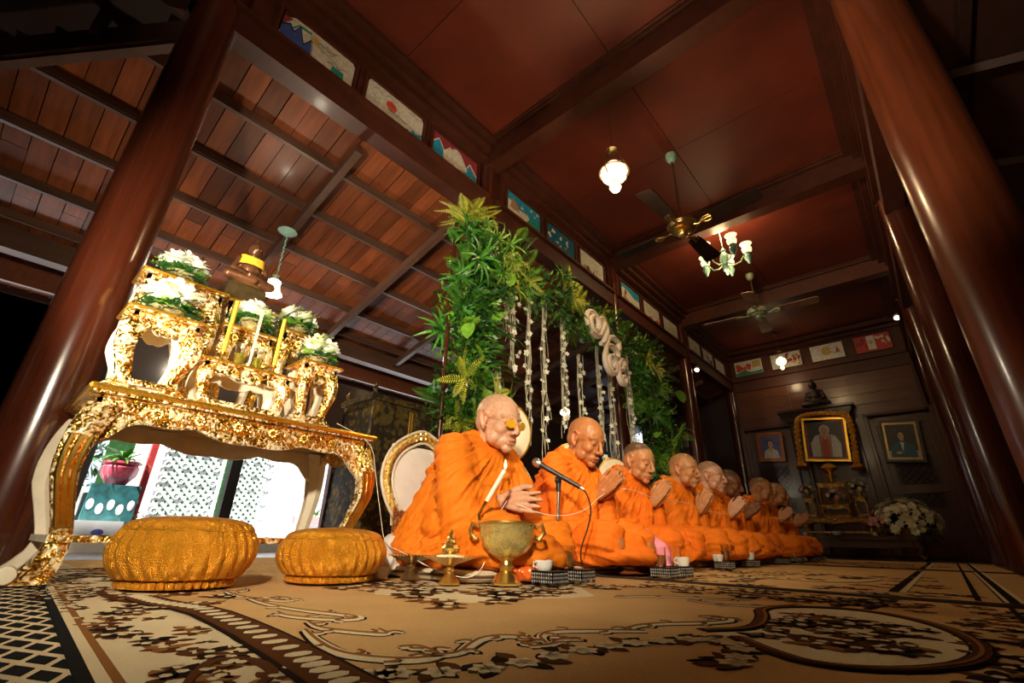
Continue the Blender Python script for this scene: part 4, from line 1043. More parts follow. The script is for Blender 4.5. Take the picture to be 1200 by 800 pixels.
def monk(idx, label, x, y, rz=0, z=.040, tone=(.46, .215, .10), head=(.135, 0, .655), pitch=.25, yaw=0., bulk=1.0, pose='pray', robe=0, stubble=0., hand=(.265, .455), old=False, vox=.0055, rvox=.010, handtilt=.60, lean=.0, glasses=False, seed=0, roll=0., hs=1.0, tall=1.0, kn=.36):
    t = thing('person', label, 'person', (x, y, z), rz, 'seated monks in orange robes')
    T = Matrix.Translation(Vector((head[0]+lean, head[1], head[2]*tall))) @ Matrix.Rotation(yaw, 4, 'Z') @ Matrix.Rotation(pitch, 4, 'Y') @ Matrix.Rotation(roll, 4, 'X') @ Matrix.Scale(HEADS*hs, 4)
    Ti = T.inverted(); B = bulk
    hx, hz_ = hand
    shx, shz = .035+lean*.8, .485*tall
    b_ = MB(); head_prims(b_, T, old, 1.15, .008 if old else 0.0)
    nb = T @ Vector((-.030, 0, -.055)); b_.cap(nb, (shx+.01, 0, shz+.03), .056*HEADS*(1.12 if old else 1), .066*HEADS, 14)
    b_.cap((shx, 0, shz+.03), (0, 0, .16), .085, .10, 14)
    F = Vector((math.cos(handtilt+.0), 0, math.sin(handtilt))) if pose == 'pray' else Vector((.98, 0, -.12)).normalized()
    TH = Vector((-math.sin(handtilt), 0, math.cos(handtilt))) if pose == 'pray' else Vector((.1, 0, 1))
    el, wr = {}, {}
    for s_ in (-1, 1):
        sh = Vector((shx, s_*.165*B, shz-.005)); e_ = Vector((shx+.075, s_*.205*B, .295*tall))
        if pose == 'pray':
            w_ = Vector((hx, s_*.020, hz_)); N = Vector((0, -s_, 0))
            w0 = w_+Vector((0, s_*.004, 0))
            hand_prims(b_, w0, F+Vector((0, -s_*.055, 0)), TH, N, 1.06, .02, .04, None, .03)
        else:
            w_ = Vector((hx-.0, s_*.038, hz_+.008*s_)); N = Vector((0, -s_, 0))
            hand_prims(b_, w_, F+Vector((0, -s_*.10, .05 if s_ < 0 else -.05)), TH, N, 1.12, .22, .30, None, .25)
        b_.cap(sh, e_, .052, .044, 12); b_.cap(e_, w_-F*.0+Vector((-.01, 0, 0)), .042, .0245, 12)
        b_.cap((0, s_*.09, .13), (.36, s_*.15*B, .095), .07, .05, 10)
        el[s_], wr[s_] = e_, w_
    base = np.array(tone)
    def paint(P, N, me):
        Q = (np.array(Ti.to_3x3()) @ P.T).T + np.array(Ti.translation)
        X, Y, Z = Q[:, 0], Q[:, 1], Q[:, 2]
        R = np.sqrt((X/.13)**2+(Y/.10)**2+(Z/.14)**2)
        C = np.tile(base, (len(P), 1))
        inh = R < 1.25
        def mixc(mask, col, a):
            m_ = (np.clip(mask, 0, 1)*a)[:, None]; C[:] = C*(1-m_)+np.array(col)*m_
        # shaved scalp
        line = Z - (.045 - .35*np.clip(-X, -.08, .12) - .9*np.clip(np.abs(Y)-.05, 0, .05)*0)
        scalp = np.clip((Z-.050+(-X)*.55)/.02, 0, 1)*(X < .075)*inh
        mixc(scalp, base*(.95, 1.0, 1.05), .25); mixc(scalp, (.035, .028, .024), stubble)
        mixc(inh*np.clip(1-np.abs(Z+.063+.0)/.0055, 0, 1)*(X > .085)*(np.abs(Y) < .024), base*(.75, .42, .40), .8)
        mixc(inh*np.clip(1-np.abs(Z+.0765)/.007, 0, 1)*(X > .08)*(np.abs(Y) < .021), base*(.85, .50, .48), .8)
        mixc(inh*np.clip(1-np.abs(Z+.0695)/.0026, 0, 1)*(X > .08)*(np.abs(Y) < .024), (.05, .012, .01), .95)
        ay = np.abs(Y)
        mixc(inh*np.clip(1-np.abs(Z-.0275+.15*np.clip(ay-.035, 0, 1))/.0045, 0, 1)*(X > .055)*(ay > .014)*(ay < .052), (.03, .018, .012), 0 if old else .75)
        mixc(inh*np.clip(1-np.abs(Z+.0035+.12*(ay-.03)**2*60)/.0028, 0, 1)*(X > .05)*(ay > .016)*(ay < .046), (.02, .012, .01), .95)
        mixc(inh*np.clip(1-np.abs(Z-.008)/.006, 0, 1)*(X > .06)*(ay > .016)*(ay < .044), base*.72, .6)
        mixc(inh*(np.hypot(ay-.011, Z+.043) < .0052)*(X > .088), (.05, .02, .015), .8)
        mixc(inh*np.clip((ay-.066)/.01, 0, 1)*(X < .03)*(X > -.03)*(Z < .04), base*(1.08, .85, .8), .5)
        mixc(inh*np.clip(1-np.hypot(Z+.06, (X-.075))/.05, 0, 1)*(X > .05)*(Z < -.05), base*.6, .15+.5*stubble)
        if old: mixc(inh*(nz(P, 150, 1) > .72), base*(.7, .6, .5), .35)
        # nails
        at_ = me.color_attributes.new('pigment', 'FLOAT_COLOR', 'POINT')
        A = np.ones((len(P), 4)); A[:, :3] = np.clip(C, 0, 1); at_.data.foreach_set('color', A.ravel())
        # crease for closed eyes, mouth, age folds
        D = np.zeros(len(P))
        D -= .0022*inh*np.clip(1-np.abs(Z+.0695)/.004, 0, 1)*(X > .08)*(ay < .026)
        D -= .0016*inh*np.clip(1-np.abs(Z+.005)/.003, 0, 1)*(X > .05)*(ay > .014)*(ay < .048)
        if old:
            D -= .0022*inh*np.clip(1-np.abs((ay-.022)-(-.030-Z)*.55)/.005, 0, 1)*(X > .05)*(Z < -.03)*(Z > -.085)
            D += .0015*inh*np.sin(Z*520)*(Z > .04)*(Z < .075)*(X > .05)
        return P+N*D[:, None]
    body = remesh_obj(b_, vox, 'body', 'skin', t, 2, paint)
    # ---- robe
    r_ = MB()
    r_.ell((-.03, 0, .15), (.185*B, .225*B, .15)); r_.ell((.01+lean*.4, 0, .29), (.150*B, .20*B, .17)); r_.ell((shx-.012, 0, shz-.06), (.125*B, .190*B, .115))
    r_.ell((-.02, 0, .045), (.25*B, .28*B, .05))
    for s_ in (-1, 1):
        r_.cap((shx-.045, s_*.085*B, shz-.055), (-.10, s_*.12*B, .10), .105*B, .155*B, 16)
        r_.cap((shx+.01, s_*.135*B, shz-.08), (.03, s_*.15*B, .18), .085*B, .115*B, 16)
    for s_ in (-1, 1):
        sh = Vector((shx-.005, s_*.160*B, shz-.012))
        r_.cap(sh, (shx+.01, s_*.05, shz+.040), .070, .052, 14)
        e_, w_ = el[s_], wr[s_]
        r_.cap(sh, e_, .076*B, .074*B, 14)
        wq = e_.lerp(w_, .70 if pose == 'pray' else .62); r_.cap(e_, wq, .068*B, .046, 14)
        r_.cap(e_, (e_.x+.02, s_*.17*B, .12), .075*B, .10, 14); r_.cap(wq, (wq.x-.02, s_*.10, .17), .045, .085, 14)
        r_.cap((0, s_*.12*B, .13), (kn, s_*.155*B, .105), .125*B, .098*B, 16)
        r_.cap((kn, s_*.155*B, .085), (.02, s_*.20*B, .06), .085, .075, 14)
    r_.ell((.20, 0, .085), (.24, .20, .08)); r_.ell((.30, 0, .05), (.19, .24, .045))
    # rolled collar
    cpts = []
    for k in range(17):
        a = 2*PI*k/16; cpts.append(Vector((shx+.004+.070*math.cos(a)+.0, .078*math.sin(a), shz+.058-.038*math.cos(a)+(.006 if math.cos(a) < 0 else 0))))
    for a, c in zip(cpts, cpts[1:]): r_.cap(a, c, .0215, .0215, 8)
    # thick fold over the left shoulder falling across the chest
    fp = [(shx-.09, .12, shz-.03), (shx-.01, .13, shz+.055), (shx+.085, .09, shz-.02), (shx+.12, .01, shz-.10), (shx+.12, -.08, shz-.17), (shx+.07, -.17*B, shz-.22), (shx-.02, -.20*B, shz-.26)]
    for a, c in zip(fp, fp[1:]): r_.cap(a, c, .028, .028, 8)
    rng = seed*1.9
    def folds(P, N, me):
        X, Y, Z = P[:, 0], P[:, 1], P[:, 2]
        w1 = nz(P, 5, rng); w2 = nz(P, 14, rng+4); w3 = nz(P, 9, rng+8)
        up = np.clip((Z-.20)/.10, 0, 1)
        def ridge(p): return (1-np.abs(np.sin(p)))**1.6
        sx, sy_, sz = shx+.07, .10, shz+.05
        h = -(X-sx)*.75-(Y-sy_)*.66
        r1 = np.sqrt(h*h+(sz-Z)**2+.003)
        an = np.arctan2(h, np.maximum(sz-Z, -.3)+.02)
        p1 = an*19+w1*1.5+w2*.35
        f1 = np.clip(r1/.16, 0, 1)
        a1 = (.0165*ridge(p1)*(.45+.55*np.sin(an*6+rng*2)**2)+.0075*ridge(p1*2.3+w3*1.2)+.0026*ridge(p1*5.1+w2))*f1
        a1 += .010*ridge(Z*24+w1*1.2+X*9)*np.clip((.30-Z)/.12, 0, 1)*np.clip((np.abs(Y)-.13)/.05, 0, 1)
        an2 = np.arctan2(Z-.02+.06*w1, X+.34)
        p2 = an2*24+w1*1.3+w3*.8
        a2 = .020*ridge(p2)*(.4+.6*np.sin(an2*9+rng+Y*8)**2)+.0090*ridge(p2*2.4+w2)+.0024*ridge(p2*5.3+w2*1.4)
        d = a1*up+a2*(1-up)
        d *= np.clip(Z/.03, 0, 1)
        P = P+N*d[:, None]
        P[:, 2] = np.maximum(P[:, 2], .001)
        return P
    remesh_obj(r_, rvox, 'robe', 'robe_cloth_%d' % robe, t, 3, folds)
    if glasses:
        g = MB(); ln = MB()
        for s_ in (-1, 1):
            c = Vector((.103, s_*.034, -.001))
            ring = [T @ (c+Vector((-.10*abs(math.cos(a))*.0-.25*(s_*math.cos(a)*.023+.0)*s_, math.cos(a)*.024*s_, math.sin(a)*.017))) for a in [k*PI/8 for k in range(17)]]
            g.tube(ring, .0012, 5)
            n0 = len(ring)-1; ln.add([*ring[:n0], *[p+T.to_3x3() @ Vector((.0012, 0, 0)) for p in ring[:n0]]], [tuple(range(n0)), tuple(range(2*n0-1, n0-1, -1))])
            g.tube([T @ Vector((.094, s_*.056, .006)), T @ Vector((.05, s_*.079, .014)), T @ Vector((-.006, s_*.087, .018))], .0013, 5)
        g.tube([T @ Vector((.104, -.011, .003)), T @ Vector((.110, 0, .006)), T @ Vector((.104, .011, .003))], .0012, 5)
        go = g.obj('spectacles', 'brass', t, label='thin framed spectacles with amber lenses')
        ln.obj('lens', 'lens_amber', go, False)
    return t
PALE, TAN, BRN, DRK = (.70, .40, .25), (.56, .265, .110), (.46, .185, .065), (.25, .100, .042)
monk(0, 'elderly bald monk with amber glasses, nearest, holding his fingertips together', -1.645, 1.60, .08, tone=PALE, kn=.30, head=(.140, 0, .632), pitch=.22, yaw=-.10, bulk=1.16, pose='hold', hand=(.205, .275), old=True, vox=.0046, rvox=.0075, glasses=True, robe=3, seed=1, stubble=.05, hs=1.07)
monk(1, 'second monk from the left, bald with head bowed and palms joined', -1.53, 2.22, .0, tone=BRN, head=(.135, 0, .628), pitch=.40, yaw=-.12, robe=1, kn=.30, seed=2, stubble=.05, vox=.0046, rvox=.0075, hand=(.215, .335), handtilt=.68)
monk(2, 'third monk with short black hair reading, beside the pink satin cloth', -1.60, 2.98, -.04, tone=TAN, head=(.150, 0, .612), pitch=.30, yaw=-.18, robe=1, seed=3, stubble=.80, vox=.005, rvox=.0085, hand=(.235, .345), handtilt=.85)
monk(3, 'fourth monk, round faced and bald, just right of the arch greenery', -1.55, 3.66, -.04, tone=TAN, head=(.145, 0, .630), pitch=.14, yaw=-.1, robe=0, seed=4, stubble=.22, vox=.0055, rvox=.010, hand=(.225, .335), handtilt=1.0, bulk=1.05)
monk(4, 'fifth monk with grey stubble looking ahead, palms held before the sixth', -1.53, 4.22, 0, tone=PALE, head=(.13, 0, .640), pitch=.12, robe=0, seed=5, stubble=.45, vox=.006, rvox=.011, hand=(.245, .33), handtilt=.8)
monk(5, 'sixth monk with dark skin and short hair, head bowed', -1.57, 4.80, 0, tone=DRK, head=(.14, 0, .635), pitch=.30, robe=1, seed=6, stubble=.6, vox=.006, rvox=.011, hand=(.245, .35), handtilt=.7)
monk(6, 'seventh monk, thin faced with dark stubble, second from the far end', -1.50, 5.60, 0, tone=TAN, head=(.15, 0, .645), pitch=.10, robe=0, seed=7, stubble=.6, vox=.0065, rvox=.012, hand=(.265, .34), handtilt=.7)
monk(7, 'farthest monk at the end of the row, leaning slightly forward', -1.50, 6.18, 0, tone=TAN, head=(.16, 0, .640), pitch=.08, robe=0, seed=8, stubble=.25, vox=.0065, rvox=.012, hand=(.285, .32), handtilt=.6)
# ================================================================ leafy arch
arch = thing('leafy_arch', 'tall rectangular arch covered in ferns and green leaves behind the monks', 'arch', (-2.36, 3.6, 0))
YA0, YA1, ZA = 2.02, 5.42, 2.50
def A_(x, y, z): return (x, y-3.6, z)
for y in (1.95, 2.35, 5.25, 5.55):
    MB().tube([A_(0, y, .01), A_(0, y, 2.5)], .016, 10).obj('frame_pole', 'post_wood', arch)
for z in (2.34, 2.56): MB().tube([A_(0, 1.95, z), A_(0, 5.55, z)], .016, 10).obj('frame_rail', 'post_wood', arch)
# leaf shapes, each a mesh that the copies share
def fern(l=.30, n=13, w_=.075, droop=.35, lw=.010, pw_=1):
    m_ = MB(); pts = []
    for i in range(n+1):
        f_ = i/n; pts.append(Vector((l*f_, 0, -droop*l*f_*f_+.05*l*math.sin(f_*PI))))
    m_.tube(pts, [.0025*(1-i/n*.7) for i in range(n+1)], 4, False)
    for i in range(1, n+1):
        p = pts[i]; f_ = i/n; ll = w_*math.sin(PI*min(1, f_*.9+.12))**.8+.006
        for s_ in (-1, 1):
            e = p+Vector((ll*.45, s_*ll, -.15*ll)); c = (p+e)/2
            m_.add([p, c+Vector((lw*.8, 0, .002)), e, c-Vector((lw*.8, 0, .002))], [(0, 1, 2, 3)])
    return m_
def blade(l=.30, w_=.030, droop=.5, n=6):
    m_ = MB(); vs = []
    for i in range(n+1):
        f_ = i/n; x = l*f_*(1-.12*f_); z = .25*l*math.sin(f_*1.6)-droop*l*f_*f_; ww = w_*math.sin(PI*(.08+.92*f_)*.98)**.7*.5
        vs += [(x, -ww, z+.25*ww), (x, 0, z), (x, ww, z+.25*ww)]
    m_.add(vs, [(3*i+j, 3*i+j+1, 3*i+j+4, 3*i+j+3) for i in range(n) for j in range(2)]); return m_
def rosette(nb, l, w_, droop=.5, sp=.9, seed=1):
    q = random.Random(seed); m_ = MB()
    for k in range(nb):
        b_ = blade(l*q.uniform(.75, 1.1), w_, droop*q.uniform(.6, 1.2), 5); M = Matrix.Rotation(k*2.39996, 4, 'Z') @ Matrix.Rotation(-q.uniform(.1, sp), 4, 'Y')
        m_.add([M @ Vector(p) for p in b_.v], b_.f)
    return m_
def fernclump(nb, l, seed, **kw):
    q = random.Random(seed); m_ = MB()
    for k in range(nb):
        b_ = fern(l*q.uniform(.7, 1.1), 12, **kw); M = Matrix.Rotation(k*2.39996, 4, 'Z') @ Matrix.Rotation(-q.uniform(.0, .9), 4, 'Y')
        m_.add([M @ Vector(p) for p in b_.v], b_.f)
    return m_
def broad(l=.16, w_=.12):
    m_ = MB(); vs = []; n = 6
    for i in range(n+1):
        f_ = i/n; ww = w_*.5*math.sin(PI*min(1, .12+.88*f_))**.6; x = l*f_; z = -.25*l*f_*f_
        vs += [(x, -ww, z+.2*ww), (x, 0, z), (x, ww, z+.2*ww)]
    m_.add(vs, [(3*i+j, 3*i+j+1, 3*i+j+4, 3*i+j+3) for i in range(n) for j in range(2)])
    m_.tube([(-.06, 0, .02), (0, 0, 0)], .002, 4, False); return m_
LF = {'fern_frond': [fern().mesh('fern_frond', 'leaf_mid'), fern(.34, 15, .06, .5).mesh('fern_frond', 'leaf_mid'), fern(.30, 13, .08, .3).mesh('fern_frond', 'leaf_light'), fern(.26, 12, .06, .4).mesh('fern_frond', 'leaf_dark')],
      'fern_tuft': [fernclump(7, .26, 1, w_=.055, droop=.4).mesh('fern_tuft', 'leaf_mid'), fernclump(7, .24, 2, w_=.05, droop=.4).mesh('fern_tuft', 'leaf_dark'), fernclump(6, .26, 5, w_=.06, droop=.3).mesh('fern_tuft', 'leaf_light')],
      'strap_leaf_rosette': [rosette(16, .26, .026, .5, 1.1, 2).mesh('strap_leaf_rosette', 'leaf_mid'), rosette(14, .24, .024, .6, 1.1, 3).mesh('strap_leaf_rosette', 'leaf_light'), rosette(18, .22, .016, .4, 1.2, 4).mesh('strap_leaf_rosette', 'leaf_dark')],
      'broad_leaf': [broad().mesh('broad_leaf', 'leaf_light'), broad(.18, .13).mesh('broad_leaf', 'leaf_mid')],
      'feathery_spray': [fernclump(6, .22, 7, w_=.03, droop=.1, lw=.006).mesh('feathery_spray', 'leaf_yellow')]}
q = random.Random(77)
def place_leaf(kind, c, toward, s_=1.0, var=None):
    mset = LF[kind]; me = mset[var if var is not None else q.randrange(len(mset))]
    d = Vector(toward)
    if d.length < .01: d = Vector((1, 0, 0))
    rot = d.to_track_quat('X', 'Z') if kind in ('fern_frond', 'broad_leaf') else d.to_track_quat('Z', 'X')
    o = link(kind, me, arch, Vector(A_(*c)), None, s_); o.rotation_mode = 'QUATERNION'; o.rotation_quaternion = rot @ Matrix.Rotation(q.uniform(0, 6.28), 3, 'Z' if kind not in ('fern_frond', 'broad_leaf') else 'X').to_quaternion() if kind not in ('fern_frond', 'broad_leaf') else rot
cnt = 0
def arch_pt():
    # random point in the volume of the arch: left leg, lintel, right leg
    r = q.random()
    if r < .40:
        z = q.uniform(.85, 2.5); wd = .22 if z > 1.5 else .20
        y = 2.12+q.uniform(-wd, wd)*1.0+(.08 if z > 2.0 else 0)
        return q.uniform(-.10, .20), y, z, (q.uniform(.2, 1), (y-2.12)*5+q.uniform(-.5, .5), q.uniform(-.5, .35))
    if r < .72:
        y = q.uniform(2.0, 5.5); zz_ = 2.34+q.uniform(-.22, .18)
        return q.uniform(-.10, .20), y, zz_, (q.uniform(.2, 1), q.uniform(-.5, .5), (zz_-2.38)*5+q.uniform(-.4, .3))
    z = q.uniform(.35, 2.4); y = 5.33+q.uniform(-.45, .30)*(1 if z > .8 else .7)
    return q.uniform(-.10, .20), y, z, (q.uniform(.2, 1), (y-5.35)*3+q.uniform(-.5, .5), q.uniform(-.5, .35))
for i in range(265):
    x, y, z, d = arch_pt(); r = q.random()
    if r < .40: place_leaf('fern_frond', (x, y, z), d, q.uniform(.65, 1.0))
    elif r < .62: place_leaf('fern_tuft', (x, y, z), d, q.uniform(.6, .9))
    elif r < .86: place_leaf('strap_leaf_rosette', (x, y, z), (d[0]+.6, d[1]*.5, d[2]*.5), q.uniform(.55, .95))
    elif r < .95: place_leaf('broad_leaf', (x+.08, y, z), (d[0]*.5, d[1], -.8), q.uniform(.8, 1.2))
    else: place_leaf('feathery_spray', (x+.05, y, z), d, q.uniform(.7, 1.0))
for k in range(9): place_leaf('feathery_spray', (q.uniform(.0, .12), 2.02+q.uniform(-.08, .12), 2.52+q.uniform(-.05, .12)), (q.uniform(-.1, .4), q.uniform(-.4, .2), 1), q.uniform(1.0, 1.3))
for k in range(5): place_leaf('feathery_spray', (.18, 3.35+q.uniform(-.18, .18), 2.42+q.uniform(-.1, .1)), (.8, q.uniform(-.3, .3), .0), 1.0)
for k in range(4): place_leaf('feathery_spray', (.18, 5.0+q.uniform(-.15, .15), 2.2+q.uniform(-.1, .1)), (.8, q.uniform(-.3, .3), .0), 1.0)
for k in range(7): place_leaf('feathery_spray', (.15, 2.55+q.uniform(-.3, .3), 2.2+q.uniform(-.12, .12)), (.8, q.uniform(-.6, .6), .2), .9)
# dense filler of small leaves joined in one piece
for nm_, mt_, N_, sd in (('small_leaves', 'leaf_dark', 2600, 5), ('small_leaves', 'leaf_mid', 2600, 6), ('small_leaves', 'leaf_light', 900, 7)):
    m_ = MB(); qq = q
    for i in range(N_):
        x, y, z, d = arch_pt(); x -= .03
        d = Vector(d).normalized(); e = Vector((qq.uniform(-1, 1), qq.uniform(-1, 1), qq.uniform(-1, 1))); s_ = d.cross(e)
        if s_.length < .05: continue
        s_.normalize(); l = qq.uniform(.04, .085); w_ = l*qq.uniform(.16, .3); p = Vector(A_(x, y, z))
        m_.add([p, p+d*l*.5+s_*w_, p+d*l, p+d*l*.5-s_*w_], [(0, 1, 2, 3)])
    m_.obj(nm_, mt_, arch, False, kind='stuff')
# ---- hanging strands of pale air roots with white orchids
def orchid_mesh():
    m_ = MB()
    for k in range(5):
        a = k*2*PI/5; c = Vector((0, math.cos(a), math.sin(a))); s_ = Vector((0, -math.sin(a), math.cos(a)))
        m_.add([(0, 0, 0), tuple(c*.012+s_*.009+Vector((.004, 0, 0))), tuple(c*.026+Vector((.001, 0, 0))), tuple(c*.012-s_*.009+Vector((.004, 0, 0)))], [(0, 1, 2, 3)])
    m_.ell((.006, 0, -.002), (.006, .004, .005), 6, 4); return m_.mesh('orchid', 'petal')
ORC = orchid_mesh()
strands = [(2.42, 1.30, .62, 5), (2.62, 2.20, 1.05, 6), (2.80, 2.20, 1.42, 7), (3.02, 2.10, 1.45, 7), (3.34, 2.05, 1.15, 12), (3.60, 1.75, .85, 6), (3.95, 1.95, 1.30, 10), (4.20, 2.0, 1.45, 8), (4.62, 2.10, 1.55, 13), (2.52, 2.1, .55, 4)]
SL = ['short strand of roots with orchids beside the left arch leg', 'strand of pale roots hanging left inside the arch', 'long root strand with sparse orchids, third inside the arch', 'long thin root strand to the left of the monogram', 'strand crowded with white orchids left under the monogram', 'short strand of roots under the middle of the monogram', 'thick pale strand directly under the monogram end', 'long strand just right of the monogram', 'strand covered in white orchids by the right arch leg', 'shortest strand high in the left of the arch']
for i, (y, zt, ln_, nf) in enumerate(strands):
    t = thing('orchid_strand', SL[i], 'garland', (-2.30, y, zt+.1), 0, 'root strands with orchids hanging in the arch')
    m_ = MB()
    for k in range(9):
        ph, f1 = q.uniform(0, 6), q.uniform(5, 11); oy, ox = q.uniform(-.035, .035), q.uniform(-.02, .02); L_ = ln_*q.uniform(.55, 1.05)
        m_.tube([(ox+.016*math.sin(ph+f1*s_*L_), oy*(.4+s_)+.028*math.cos(ph*1.3+f1*s_*L_*1.2), -L_*s_) for s_ in [j/12 for j in range(13)]], .0028, 4, False)
    m_.obj('air_roots', 'root', t, kind='stuff')
    for k in range(nf*2):
        link('orchid', ORC, t, (q.uniform(.0, .03), q.uniform(-.045, .045), -ln_*(.15+.8*k/(nf*2))+q.uniform(-.03, .03)), (q.uniform(-1, 1), q.uniform(-.6, .6), q.uniform(-.9, .3)), q.uniform(.9, 1.35))
# ---- monogram of curling white letters hung on the arch
mono = thing('monogram', 'curly white and tan monogram letters hung in the top of the arch', 'sign', (-2.12, 3.85, 1.97))
SC_ = 1.0/1000
def toM(P):   # drawing coordinates (0..1000, y down) -> local y, z (metres)
    return [((px-440)*.00162, -(py-440)*.00112) for px, py in P]
strk = {
 'letter_n': [smoothpts([(230, 330), (215, 240), (250, 175), (320, 165), (365, 230), (345, 330), (290, 360), (262, 300), (268, 230), (305, 205)], 2),
              smoothpts([(262, 380), (340, 400), (400, 300), (440, 200), (400, 165), (360, 200), (385, 245)], 2), smoothpts([(400, 175), (470, 240), (440, 330), (400, 420), (365, 440)], 2)],
 'letter_c': [smoothpts([(600, 320), (540, 292), (480, 320), (445, 390), (430, 460)], 2), smoothpts([(600, 400), (602, 320)], 1), smoothpts([(430, 440), (480, 400), (545, 400), (590, 450), (560, 500), (515, 480)], 2)],
 'letter_o': [smoothpts([(430, 460), (400, 560), (420, 650), (480, 685), (535, 640), (545, 560), (500, 500), (455, 530), (450, 600), (490, 640), (515, 590)], 2)],
 'letter_e': [smoothpts([(670, 480), (620, 475), (580, 540), (565, 640), (590, 720), (640, 725), (668, 670), (640, 640), (615, 665)], 2), smoothpts([(650, 560), (610, 585), (585, 600)], 1), smoothpts([(640, 480), (655, 530), (620, 560)], 2)]}
for nm_, ss in strk.items():
    m1, m2 = MB(), MB()
    for P in ss:
        Q = toM(P); n = len(Q)
        m1.tube([(0, a, b_) for a, b_ in Q], [.029*(.75+.35*math.sin(PI*i/(n-1))) for i in range(n)], 8, True)
        m2.tube([(.025, a, b_) for a, b_ in Q], .008, 5, True)
    o = m1.obj(nm_, 'letter_white', mono); m2.obj('inlay_line', 'letter_tan', o)
for y in (-.2, .18): MB().tube([(0, y, .2), (-.1, y, .45)], .0015, 4).obj('hanging_wire', 'thread', mono)

# ================================================================ gilt armchairs and fans behind the monks
def throne(label, x, y, rz=0):
    t = thing('gilt_chair', label, 'chair', (x, y, 0), rz, 'cream gilt chairs behind the monks')
    tilt = Matrix.Rotation(-.16, 4, 'Y')
    H = lambda yy, zz_, xx=0: tuple(Vector((-.02, 0, .10)) + tilt @ Vector((xx, yy, zz_-.10)))
    out = []
    for k in range(33):
        a = -PI*.5-2.55+5.10*k/32 + PI; 
        yy, zz_ = .235*math.sin(a), .40+.265*-math.cos(a) if False else 0
    ring = []
    for k in range(37):
        a = math.radians(-145+290*k/36); yy = .262*math.sin(a)*(1-.10*(math.cos(a) < 0)*-math.cos(a)); zz_ = .42+.250*math.cos(a)+(.022*math.exp(-(a/.30)**2))
        ring.append((yy, zz_))
    fr_ = MB(); fr_.tube([H(a, b_) for a, b_ in ring], .030, 10, True, .6); fr_.obj('back_frame', 'gilt_fine', t)
    rm = MB()
    for s_, r in ((1.12, .008), (.86, .007)): rm.tube([H(a*s_, .42+(b_-.42)*s_, .012) for a, b_ in ring], r, 6)
    rm.obj('frame_bead', 'cream_paint', t)
    sc_ = MB()
    for k, (a, b_) in enumerate(ring): sc_.ell(H(a, b_, .022), (.008, .011, .011), 6, 4); sc_.tube([H(a*.93, .42+(b_-.42)*.93, .022), H(a*1.07, .42+(b_-.42)*1.07, .024)], .004, 4)
    sc_.obj('carved_scrollwork', 'gold', t, kind='stuff')
    pd = MB(); n = 28; vs = [H(0, .40, .035)]
    for j, s_ in enumerate((.5, .85, 1)):
        for k in range(n):
            a = 2*PI*k/n; vs.append(H(.222*s_*math.sin(a), .41+.215*s_*math.cos(a), .035-.030*s_**3))
    pd.add(vs, [(0, 1+k, 1+(k+1) % n) for k in range(n)]+[(1+j*n+k, 1+(j+1)*n+k, 1+(j+1)*n+(k+1) % n, 1+j*n+(k+1) % n) for j in range(2) for k in range(n)])
    pd.obj('back_cushion', 'white_pad', t)
    bp = MB().box((-.03, 0, .42), (.02, .40, .42)); bp.v = [H(v_[1], v_[2], v_[0]+.01) for v_ in bp.v]; bp.obj('back_panel', 'cream_pad', t, False)
    MB().box((.03, 0, .105), (.28, .46, .05)).obj('seat_rail', 'gilt_fine', t, False)
    MB().ell((.03, 0, .135), (.135, .22, .03), 16, 8).obj('seat', 'white_pad', t)
    for sy in (-1, 1):
        for sx in (-1, 1):
            MB().tube([(.03+sx*.115, sy*.20, .10), (.03+sx*.135, sy*.22, .06), (.03+sx*.118, sy*.21, .025), (.03+sx*.14, sy*.225, .005)], [.024, .018, .012, .015], 8).obj('leg', 'cream_paint', t)
        MB().tube([H(sy*.19, .22), (.06, sy*.24, .26), (.12, sy*.245, .24), (.14, sy*.24, .19), (.13, sy*.22, .13)], .014, 8).obj('arm', 'gilt_red', t)
        MB().prism([(-.0, .12), (.10, .12), (.10, .22), (-.0, .30)], lambda u, v, d: (u, sy*(.235+d), v), .008).obj('side_panel', 'gilt_red', t, False)
    return t
throne('cream and gold oval backed chair behind the old monk in glasses', -2.03, 1.66, .05)
throne('cream and gold oval backed chair behind the second monk', -2.02, 2.33)
throne('cream and gold oval backed chair behind the third monk', -2.06, 3.05)
throne('cream and gold oval backed chair behind the fourth monk', -2.02, 3.72)
